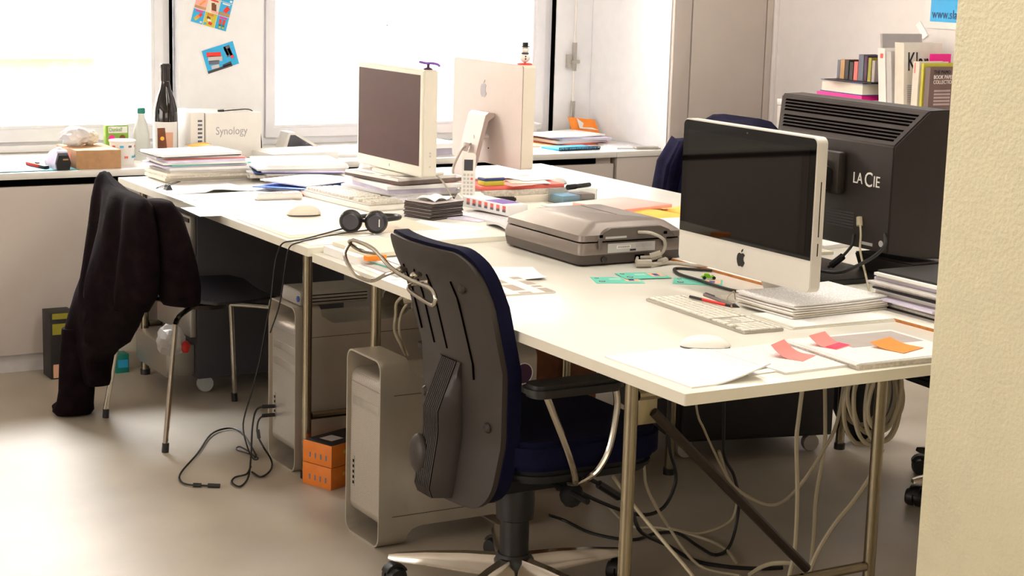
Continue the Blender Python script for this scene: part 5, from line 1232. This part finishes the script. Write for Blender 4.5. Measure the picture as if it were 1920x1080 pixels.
for r in range(4):
    for c in range(3):
        x, y = -.053+c*.053, -.0885+r*.0575
        bgm, ttl, shp = PAN[r][c]
        pt('panel', x, y, .051, .0555, bgm, .0007)
        for k, (m_, a, b_, w_, h_, ro) in enumerate(shp): pt('lolly_print', x+a, y+b_, w_, h_, m_, .0014+.0006*k, ro)
        if not (r == 0 and c == 1): pt('title_bar', x, y+.022, .034, .006, ttl, .0014)
xd = Vector((math.cos(math.radians(-15)), 0, math.sin(math.radians(-15)))); ud = Vector((-xd.z, 0, xd.x))
text('lettering', 'FAB!', .013, 'red', t, Vector((.655, 4.2362, 1.357))+xd*-.017+ud*-.073, xd, ud, squash=1.1)
t, pt = card('blue postcard with red, white and blue flags below the ice lolly card', .675, 1.115, .150, .105, math.radians(17))
pt('sky', .003, .002, .142, .097, 'sky_blue', .0007)
for x, y, w, h, m, r in ((-.022, .022, .062, .018, 'red', -.25), (-.020, .004, .062, .020, 'paper_grey', -.3), (-.030, -.010, .045, .016, 'book_slate', -.25), (.042, .018, .028, .045, 'book_slate', .1), (.050, .006, .012, .045, 'red', .2), (.034, .02, .010, .04, 'paper_grey', .2), (-.030, -.028, .034, .014, 'paper_grey', -.1), (-.012, -.042, .11, .011, 'gun_grey', 0), (.022, -.034, .04, .012, 'gun_grey', .1)):
    pt('flag_print', x, y, w, h, m, .0014, r)

# ================================================================ sideboard with books at the right wall
t = thing('sideboard', 'white sideboard carrying books along the right wall', 'sideboard', (2.95, 2.6, 0))
obj('carcass', box(B(), 2.80, 1.7, .03, 3.09, 3.20, .975, .002), 'panel_grey', t)
obj('top', box(B(), 2.785, 1.695, .9755, 3.09, 3.205, 1.0, .002), 'white_lacquer', t)
for k in range(3): obj('door', box(B(), 2.782, 1.705+k*.5, .05, 2.7995, 2.195+k*.5, .97, .002), 'panel_grey', t)
obj('plinth', box(B(), 2.82, 1.72, 0, 3.08, 3.18, .0295), 'black_gap', t, smooth=0)
ST = 1.0003
def book(label, x0, y0, dx, dy, h, mat, z=ST, lean=0, group='upright books on the sideboard', pages='paper_cream'):
    t = thing('book', label, 'book', (x0+dx/2, y0+dy/2, z), 0, group)
    s = math.tan(lean)*h
    def hx(a0, a1, b0, b1, z0, z1):
        k0, k1 = s*z0/h, s*z1/h
        return hexa(B(), [(a0, b0+k0, z+z0), (a1, b0+k0, z+z0), (a1, b1+k0, z+z0), (a0, b1+k0, z+z0)], [(a0, b0+k1, z+z1), (a1, b0+k1, z+z1), (a1, b1+k1, z+z1), (a0, b1+k1, z+z1)])
    obj('pages', hx(x0+.002, x0+dx-.003, y0+.0022, y0+dy-.0022, .003, h-.003), pages, t, smooth=0)
    obj('cover', hx(x0, x0+dx, y0, y0+.002, 0, h), mat, t, smooth=0); obj('cover', hx(x0, x0+dx, y0+dy-.002, y0+dy, 0, h), mat, t, smooth=0)
    obj('spine', hx(x0-.0015, x0-.0001, y0, y0+dy, 0, h), mat, t, smooth=0)
    return t
L6 = math.radians(7)
t = book('tall pale grey book standing at the back of the sideboard row', 2.86, 2.622, .21, .012, .30, 'book_grey', lean=L6)
t = book('white book with a small red square on its spine', 2.83, 2.575, .17, .042, .245, 'book_white', lean=L6)
patch('red_mark', t, (2.8282, 2.62, ST+.215), .016, .018, (0, -1, 0), (0, 0, 1), 'red')
t = book('slim grey-white book next to the one with the red square', 2.83, 2.54, .17, .028, .235, 'paper_grey', lean=L6)
t = book('tall cream book with a thin script title on its cover', 2.83, 2.475, .20, .052, .272, 'book_cream', lean=L6*.7)
text('lettering', 'Klar', .105, 'ink', t, (2.845, 2.4872, ST+.165), (1, 0, 0), (0, .0857, 1), squash=.62)
for k in range(12): patch('print_line', t, (2.862, 2.4742+.0007*k, ST+.02+k*.008), .035, .003, (1, 0, 0), (0, .09, 1), 'ink_grey')
t = book('cream book with a short red mark on its spine', 2.83, 2.405, .15, .034, .205, 'book_cream')
patch('red_mark', t, (2.828, 2.428, ST+.18), .004, .04, (0, -1, 0), (0, 0, 1), 'red')
book('yellow-green book behind the grey-brown lettered one', 2.835, 2.385, .18, .013, .20, 'yellow')
t = book('grey-brown book with dark and white capital lettering on its cover', 2.838, 2.352, .15, .026, .165, 'book_taupe', ST+.022)
for k, (s, m_) in enumerate((('THE PAMO', 'ink'), ('BOOK PAPER', 'ink_white'), ('COLLECTION', 'ink_white'))):
    text('lettering', s, .021, m_, t, (2.856, 2.3515, ST+.161-k*.019), (1, 0, 0), (0, 0, 1), squash=.85)
for k in range(5): patch('print_block', t, (2.905, 2.3515, ST+.096-k*.013), .085, .008, (1, 0, 0), (0, 0, 1), 'book_grey')
t = book('magenta-tabbed thin booklet between the cream books', 2.93, 2.445, .10, .012, .232, 'magenta')
sheet('magazine', 'yellow magazine lying under the grey-brown lettered book', 'magazine', 2.90, 2.33, ST, .20, .16, .1, .010, 'yellow')
sheet('magazine', 'white magazine lying above the yellow one on the sideboard', 'magazine', 2.90, 2.33, ST+.0105, .20, .15, -.1, .010, 'book_white')
book('white and pink book at the right end of the sideboard row', 2.84, 2.16, .16, .03, .17, 'neon_pink', ST+.022)
# lying stack
zz = ST
for i, (w, d, th, mt, dr, nm) in enumerate(((.22, .34, .010, 'paper_cream', .05, 'cream folder at the bottom of the lying sideboard stack'), (.22, .33, .006, 'paper', -.1, 'white sheets low in the lying sideboard stack'), (.21, .32, .007, 'paper_grey', .15, 'grey brochure in the lying sideboard stack'), (.20, .30, .006, 'paper', -.05, 'crooked white brochure in the lying sideboard stack'), (.21, .26, .020, 'magenta', .06, 'magenta folder in the lying sideboard stack'))):
    sheet('folder_sheet', nm, 'folder', 2.905, 2.835, zz, w, d, dr, th, mt, None, 'lying stack on the sideboard'); zz += th+.0004
t = thing('book', 'thick hardback with cream pages lying on the magenta folder', 'book', (2.905, 2.83, zz), math.radians(-4), 'lying stack on the sideboard')
obj('pages', box(B(), -.085, -.135, .003, .08, .135, .046), 'paper_cream', t, world=False, smooth=0)
obj('cover', box(B(), -.09, -.14, 0, .09, .14, .0029), 'deep_blue', t, world=False, smooth=0); obj('cover', box(B(), -.09, -.14, .0461, .09, .14, .049), 'deep_blue', t, world=False, smooth=0)
obj('spine', box(B(), .0801, -.14, .003, .09, .14, .046), 'deep_blue', t, world=False, smooth=0)
zz += .0495
sheet('folder_sheet', 'black folder on top of the thick hardback', 'folder', 2.90, 2.80, zz, .19, .25, .12, .005, 'black_card', None, 'lying stack on the sideboard'); zz += .0055
for i, (y, dy, h, mt, nm) in enumerate(((2.90, .016, .075, 'book_slate', 'small dark book at the left end of the top row'), (2.872, .026, .078, 'book_tan', 'small tan book in the top row'), (2.846, .022, .078, 'black_card', 'small black book in the top row'), (2.820, .020, .072, 'black_card', 'second small black book beside the coral one'), (2.792, .022, .075, 'salmon', 'small coral book in the top row'), (2.758, .030, .105, 'book_slate', 'taller slate blue book in the top row'), (2.735, .018, .100, 'book_purple', 'dark purple book in the top row'), (2.712, .018, .095, 'olive', 'small olive green book in the top row'), (2.690, .016, .085, 'book_grey', 'small grey book at the right end of the top row'))):
    book(nm, 2.86, y, .09, dy, h, mt, zz, 0, 'small books on top of the lying stack')

# ================================================================ floor clutter
t = thing('plastic_bag', 'crumpled white plastic bag with red print hanging at the open pedestal drawer', 'bag', (.06, 3.12, .19))
obj('bag', ball(B(), (.05, 3.10, .20), .06, 3, (.8, 1.05, .95), .10), 'bag_white', t, smooth=20)
obj('red_print', ball(B(), (.085, 3.047, .185), .02, 2, (.8, .5, 1.1), .1), 'red', t)
def wallbox(label, x0, y0, x1, y1, h, mat, bands):
    t = thing('shopping_carton', label, 'carton', ((x0+x1)/2, (y0+y1)/2, 0), 0, 'cartons on the floor by the counter')
    obj('carton', box(B(), x0, y0, 0, x1, y1, h, .001), mat, t)
    for z0, z1, m_ in bands: obj('print_band', box(B(), x0+.008, y0-.0012, z0, x1-.004, y0-.0002, z1), m_, t, smooth=0)
wallbox('black carton with olive print bands on the floor under the counter', -.262, 3.50, -.17, 3.60, .245, 'black_card', ((.005, .05, 'olive'), (.165, .205, 'olive'), (.222, .243, 'olive')))
patch('print_patch', [o for o in bpy.data.objects if o.name.startswith('shopping_carton')][0], (-.238, 3.4985, .03), .03, .05, (1, 0, 0), (0, 0, 1), 'skin_print', .0008)
wallbox('small teal carton on the floor behind the draped jacket', -.02, 3.50, .03, 3.56, .07, 'green_cap', ((.02, .05, 'sky_blue'),))
wallbox('tall white carton with red drawing beside the drawer pedestal', .0, 3.57, .10, 3.635, .30, 'paper_cream', ((.20, .27, 'salmon'),))
t = thing('black_bag', 'slumped black bag on the floor under the right desk', 'bag', (1.93, 1.60, 0))
obj('sack', ball(B(), (1.93, 1.60, .165), .13, 3, (.9, .8, 1.25), .06), 'soft_black', t)
obj('strap', tube(B(), [(1.86, 1.59, .29), (1.88, 1.58, .37), (1.97, 1.58, .37), (2.0, 1.59, .29)], .012, 8), 'soft_black', t)

# ================================================================ cables
def cable(label, pts, r, mat, group=None, ends=None, name='cable'):
    t = thing(name, label, 'cable', pts[0], 0, group)
    obj('cord', tube(B(), pts, r, 7, k=5), mat, t)
    for (a, b, rr, m_) in (ends or []): obj('plug', tube(B(), [a, b], rr, 8, False), m_, t)
    return t
cable('thin black headphone cord hanging from the paper desk to the floor', [(.204, 2.010, .748), (.119, 1.98, .7385), (.03, 1.915, .7385), (-.008, 1.895, .739), (-.028, 1.93, .727), (-.034, 1.955, .69), (-.04, 1.961, .645), (-.05, 1.96, .562), (-.06, 1.979, .464), (-.07, 1.999, .365), (-.09, 2.015, .266), (-.1, 2.049, .17), (-.09, 2.04, .10), (-.03, 2.14, .03), (.018, 2.22, .006), (.01, 2.28, .006), (-.005, 2.34, .006), (.01, 2.35, .01), (.012, 2.27, .012), (.012, 2.23, .005)], .0024, 'cable_black')
cable('second thin black headphone cord loop at the desk edge', [(.26, 1.955, .748), (.15, 1.955, .740), (.05, 1.90, .7395), (.0, 1.865, .7395), (-.026, 1.885, .722), (-.032, 1.90, .66), (-.036, 1.93, .55), (-.05, 1.965, .46)], .0022, 'cable_black')
cable('black cable plugged in the upper front port of the farther tower', [(.064, 2.2, .172), (.03, 2.205, .173), (0, 2.194, .166), (-.02, 2.174, .122), (-.03, 2.162, .03), (-.087, 2.042, .006), (-.143, 1.966, .006), (-.15, 2.011, .006), (-.123, 2.058, .006), (-.084, 2.063, .010), (-.045, 2.125, .012)], .003, 'cable_black', 'cables at the farther tower', [((.064, 2.2, .172), (.025, 2.206, .173), .006, 'black_plastic')])
cable('black cable plugged in the lower front port of the farther tower', [(.064, 2.2, .145), (.03, 2.205, .144), (0, 2.176, .136), (-.01, 2.156, .1), (0, 2.13, .064), (.042, 2.174, .010), (.007, 2.091, .006), (-.05, 2.03, .006), (-.056, 2.089, .006)], .003, 'cable_black', 'cables at the farther tower', [((.064, 2.2, .145), (.025, 2.206, .144), .006, 'black_plastic'), ((-.008, 2.16, .115), (-.008, 2.15, .09), .006, 'black_plastic')])
cable('black extension cable curving over the floor with a loose plug', [(.019, 2.239, .010), (.06, 2.40, .006), (.086, 2.54, .006), (.059, 2.589, .006), (-.017, 2.537, .006), (-.132, 2.348, .006), (-.247, 2.177, .006), (-.278, 2.1, .006), (-.276, 2.052, .006), (-.244, 2.025, .006), (-.214, 2.005, .006)], .003, 'cable_black', 'cables at the farther tower', [((-.262, 2.034, .007), (-.242, 2.022, .007), .0065, 'black_plastic'), ((-.225, 2.012, .007), (-.195, 1.993, .007), .0065, 'black_plastic')])
cable('grey cord looping from the scanner lid to its base', [(.775, 1.299, .810), (.791, 1.26, .812), (.821, 1.24, .794), (.83, 1.25, .765), (.815, 1.262, .745), (.785, 1.298, .738)], .0045, 'cable_grey', 'cords at the scanner rear', [((.825, 1.256, .752), (.80, 1.272, .742), .011, 'cable_grey')])
cable('grey cord leaving the scanner across the desk', [(.775, 1.30, .737), (.74, 1.245, .732), (.79, 1.235, .728), (.86, 1.25, .726), (.89, 1.20, .7255), (.90, 1.14, .733)], .0045, 'cable_grey', 'cords at the scanner rear', [((.735, 1.245, .7325), (.775, 1.233, .7325), .011, 'cable_grey'), ((.815, 1.245, .731), (.845, 1.262, .731), .010, 'cable_grey')])
cable('black cord bent in a loop under the glossy computer', [(.888, 1.102, .7255), (.854, 1.142, .725), (.822, 1.172, .725), (.798, 1.154, .725), (.769, 1.086, .7258), (.762, 1.001, .727), (.76, .896, .725), (.766, .83, .725), (.80, .80, .725)], .0042, 'cable_black')
cable('thin white cord hook beside the printed stack', [(.655, .72, .722), (.645, .715, .735), (.64, .70, .748), (.665, .715, .752), (.68, .73, .735), (.69, .74, .722)], .0015, 'cable_white')
cable('white cord hanging from the black monitor port', [(1.168, .834, .893), (1.15, .806, .855), (1.13, .782, .817), (1.115, .74, .764), (1.06, .66, .735), (1.0, .585, .730)], .003, 'cable_white', 'cords of the black monitor', [((1.169, .836, .897), (1.164, .828, .875), .009, 'cable_white')])
cable('black video cord sagging from the right of the black monitor', [(1.168, .734, .866), (1.15, .712, .841), (1.12, .714, .814), (1.1, .771, .775), (1.09, .821, .755), (1.075, .87, .752)], .005, 'cable_black', 'cords of the black monitor')
cable('short black power cord with thick plug below the black monitor', [(1.168, .853, .847), (1.15, .839, .821), (1.13, .849, .792), (1.125, .868, .771), (1.122, .895, .755)], .004, 'cable_black', 'cords of the black monitor', [((1.132, .852, .79), (1.124, .885, .762), .010, 'black_plastic')])
cable('grey double cord falling from the white monitor to the desk', [(.735, 2.60, .85), (.79, 2.52, .82), (.80, 2.45, .77), (.785, 2.39, .742)], .003, 'cable_grey')
cable('grey cord threaded through the silver computer stand', [(1.09, 2.757, .91), (1.02, 2.75, .893), (.98, 2.723, .867), (.945, 2.70, .811), (.93, 2.62, .765), (.86, 2.53, .741), (.80, 2.46, .739)], .005, 'cable_grey')
cable('thin grey wire arching on the far desk before the pale mouse', [(1.30, 2.72, .7245), (1.34, 2.70, .745), (1.38, 2.66, .74), (1.39, 2.62, .7245)], .0012, 'cable_grey')
cable('black cord arching over the network storage box', [(.543, 3.90, z+.184), (.606, 3.9, z+.188), (.674, 3.9, z+.187), (.725, 3.95, z+.14), (.76, 4.0, z+.06), (.77, 4.02, z+.006)], .0022, 'cable_black', None, [((.535, 3.9, z+.185), (.56, 3.9, z+.186), .005, 'black_plastic')])
UG = 'pale cords hanging under the near desk'
cable('cream cord bundle hanging behind the desk leg above the tower', [(.13, 1.47, .645), (.125, 1.50, .62), (.13, 1.514, .584), (.14, 1.539, .534), (.16, 1.535, .489), (.18, 1.55, .46)], .0045, 'cable_white', UG, [((.17, 1.46, .64), (.135, 1.48, .632), .013, 'cable_white')])
cable('second cream cord beside the bundle above the tower', [(.15, 1.47, .63), (.145, 1.50, .60), (.145, 1.52, .56), (.16, 1.54, .51), (.185, 1.54, .46)], .004, 'cable_white', UG)
cable('pale cord dropping straight to the floor near the middle', [(.727, .5, .622), (.715, .5, .478), (.712, .5, .412), (.725, .5, .275), (.727, .5, .138), (.715, .5, .012), (.80, .45, .006)], .0055, 'cable_white', UG)
cable('pale cord dropping next to the middle one', [(.783, .5, .622), (.798, .5, .469), (.801, .5, .388), (.785, .5, .267), (.785, .5, .157), (.80, .52, .012), (.88, .56, .006)], .005, 'cable_white', UG)
cable('pale cord swinging out to the left in a wide bow', [(.858, .5, .622), (.838, .5, .451), (.793, .5, .375), (.774, .55, .282), (.835, .7, .183), (.845, .8, .16), (.80, .86, .20), (.74, .84, .30)], .0045, 'cable_white', UG)
cable('pale cord running slantwise from the right leg to the floor', [(.90, .4, .40), (.863, .4, .332), (.817, .4, .278), (.754, .4, .219), (.70, .4, .14), (.66, .4, .02), (.60, .42, .006)], .0055, 'cable_white', UG)
cable('thin cream cord sagging below the middle of the near desk', [(.60, .8, .66), (.629, .8, .444), (.658, .8, .377), (.706, .8, .293), (.763, .8, .2), (.775, .8, .155), (.751, .8, .114), (.657, .8, .099), (.563, .8, .127)], .0032, 'cable_white', UG)
cable('cream cord along the floor beneath the seat', [(.752, 1.392, .008), (.694, 1.167, .006), (.761, 1.109, .006), (.814, .982, .006), (.813, .884, .006), (.773, .785, .006)], .0045, 'cable_white', UG)
cable('cream cord slanting from the seat front to the floor', [(.523, .9, .36), (.545, .9, .27), (.562, .9, .198), (.636, .9, .086), (.671, .811, .006), (.72, .70, .006)], .004, 'cable_white', UG)
cable('cream cord crossing the near leg diagonally', [(.30, .68, .33), (.312, .6, .275), (.321, .5, .225), (.36, .4, .14), (.42, .36, .02), (.50, .36, .006)], .0045, 'cable_white', UG)
cable('pale cord arch standing off the floor near the brace foot', [(.739, .685, .01), (.738, .632, .05), (.737, .569, .08), (.778, .536, .08), (.828, .553, .05), (.887, .609, .01)], .006, 'cable_white', UG)
BG = 'black cords under the near desk'
cable('black cord dropping behind the brace and snaking over the floor', [(.78, .9, .66), (.794, .9, .425), (.805, .9, .27), (.84, .9, .207), (.862, .9, .137), (.858, .9, .062), (.82, .88, .010), (.760, .86, .006), (.761, .933, .006), (.775, 1.051, .006), (.721, 1.077, .006), (.63, 1.06, .006), (.561, 1.153, .006), (.55, 1.274, .008), (.50, 1.28, .03)], .0045, 'cable_black', BG)
cable('black cord looping around the seat front', [(.655, .95, .42), (.66, .95, .296), (.683, .95, .227), (.684, .95, .183), (.652, .95, .128), (.592, .95, .114), (.506, .95, .141), (.379, .95, .208), (.33, .95, .27)], .005, 'cable_black', BG)
cable('thick black cord with plug running from the chair to the floor', [(.37, .95, .262), (.411, .95, .236), (.462, .95, .205), (.513, .95, .169), (.535, .93, .135), (.56, .92, .08), (.69, .982, .006), (.683, .851, .006), (.73, .774, .006), (.796, .724, .006), (.86, .70, .006)], .0055, 'cable_black', BG, [((.44, .95, .218), (.505, .95, .175), .011, 'black_plastic')])
# coiled cable hanging at the right leg
t = thing('cable_coil', 'coiled pale cable hanging beside the right desk leg', 'cable', (.87, .40, .42))
for k in range(7):
    rx, rz_ = .058+.008*(k % 4), .082+.011*(k % 3)+.006*(k % 2); cx = .868+.008*math.sin(k*2.1); cz = .512-rz_*.12; yy = .37+.011*k
    pts = [(cx+rx*math.sin(a)*(1+.1*math.sin(a*2+k)), yy+.008*math.sin(a+k), cz+.08-rz_*.55+rz_*math.cos(a)) for a in [2*PI*i/18 for i in range(19)]]
    obj('loop', tube(B(), pts, .0055, 7, k=3), 'cable_white', t)
t2 = obj('tie', tube(B(), [(.85, .36, .60), (.87, .40, .61), (.89, .45, .60)], .006, 7), 'black_plastic', t)
t = thing('power_strip', 'grey power strip fixed below the near desk edge', 'power strip', (.86, .42, .63))
obj('housing', box(B(), .77, .38, .628, .93, .43, .66, .006), 'cable_grey', t)
obj('switch', box(B(), .905, .379, .636, .92, .381, .652), 'black_plastic', t)
obj('bracket', box(B(), .80, .40, .6602, .82, .42, .6945), 'dark_steel', t)
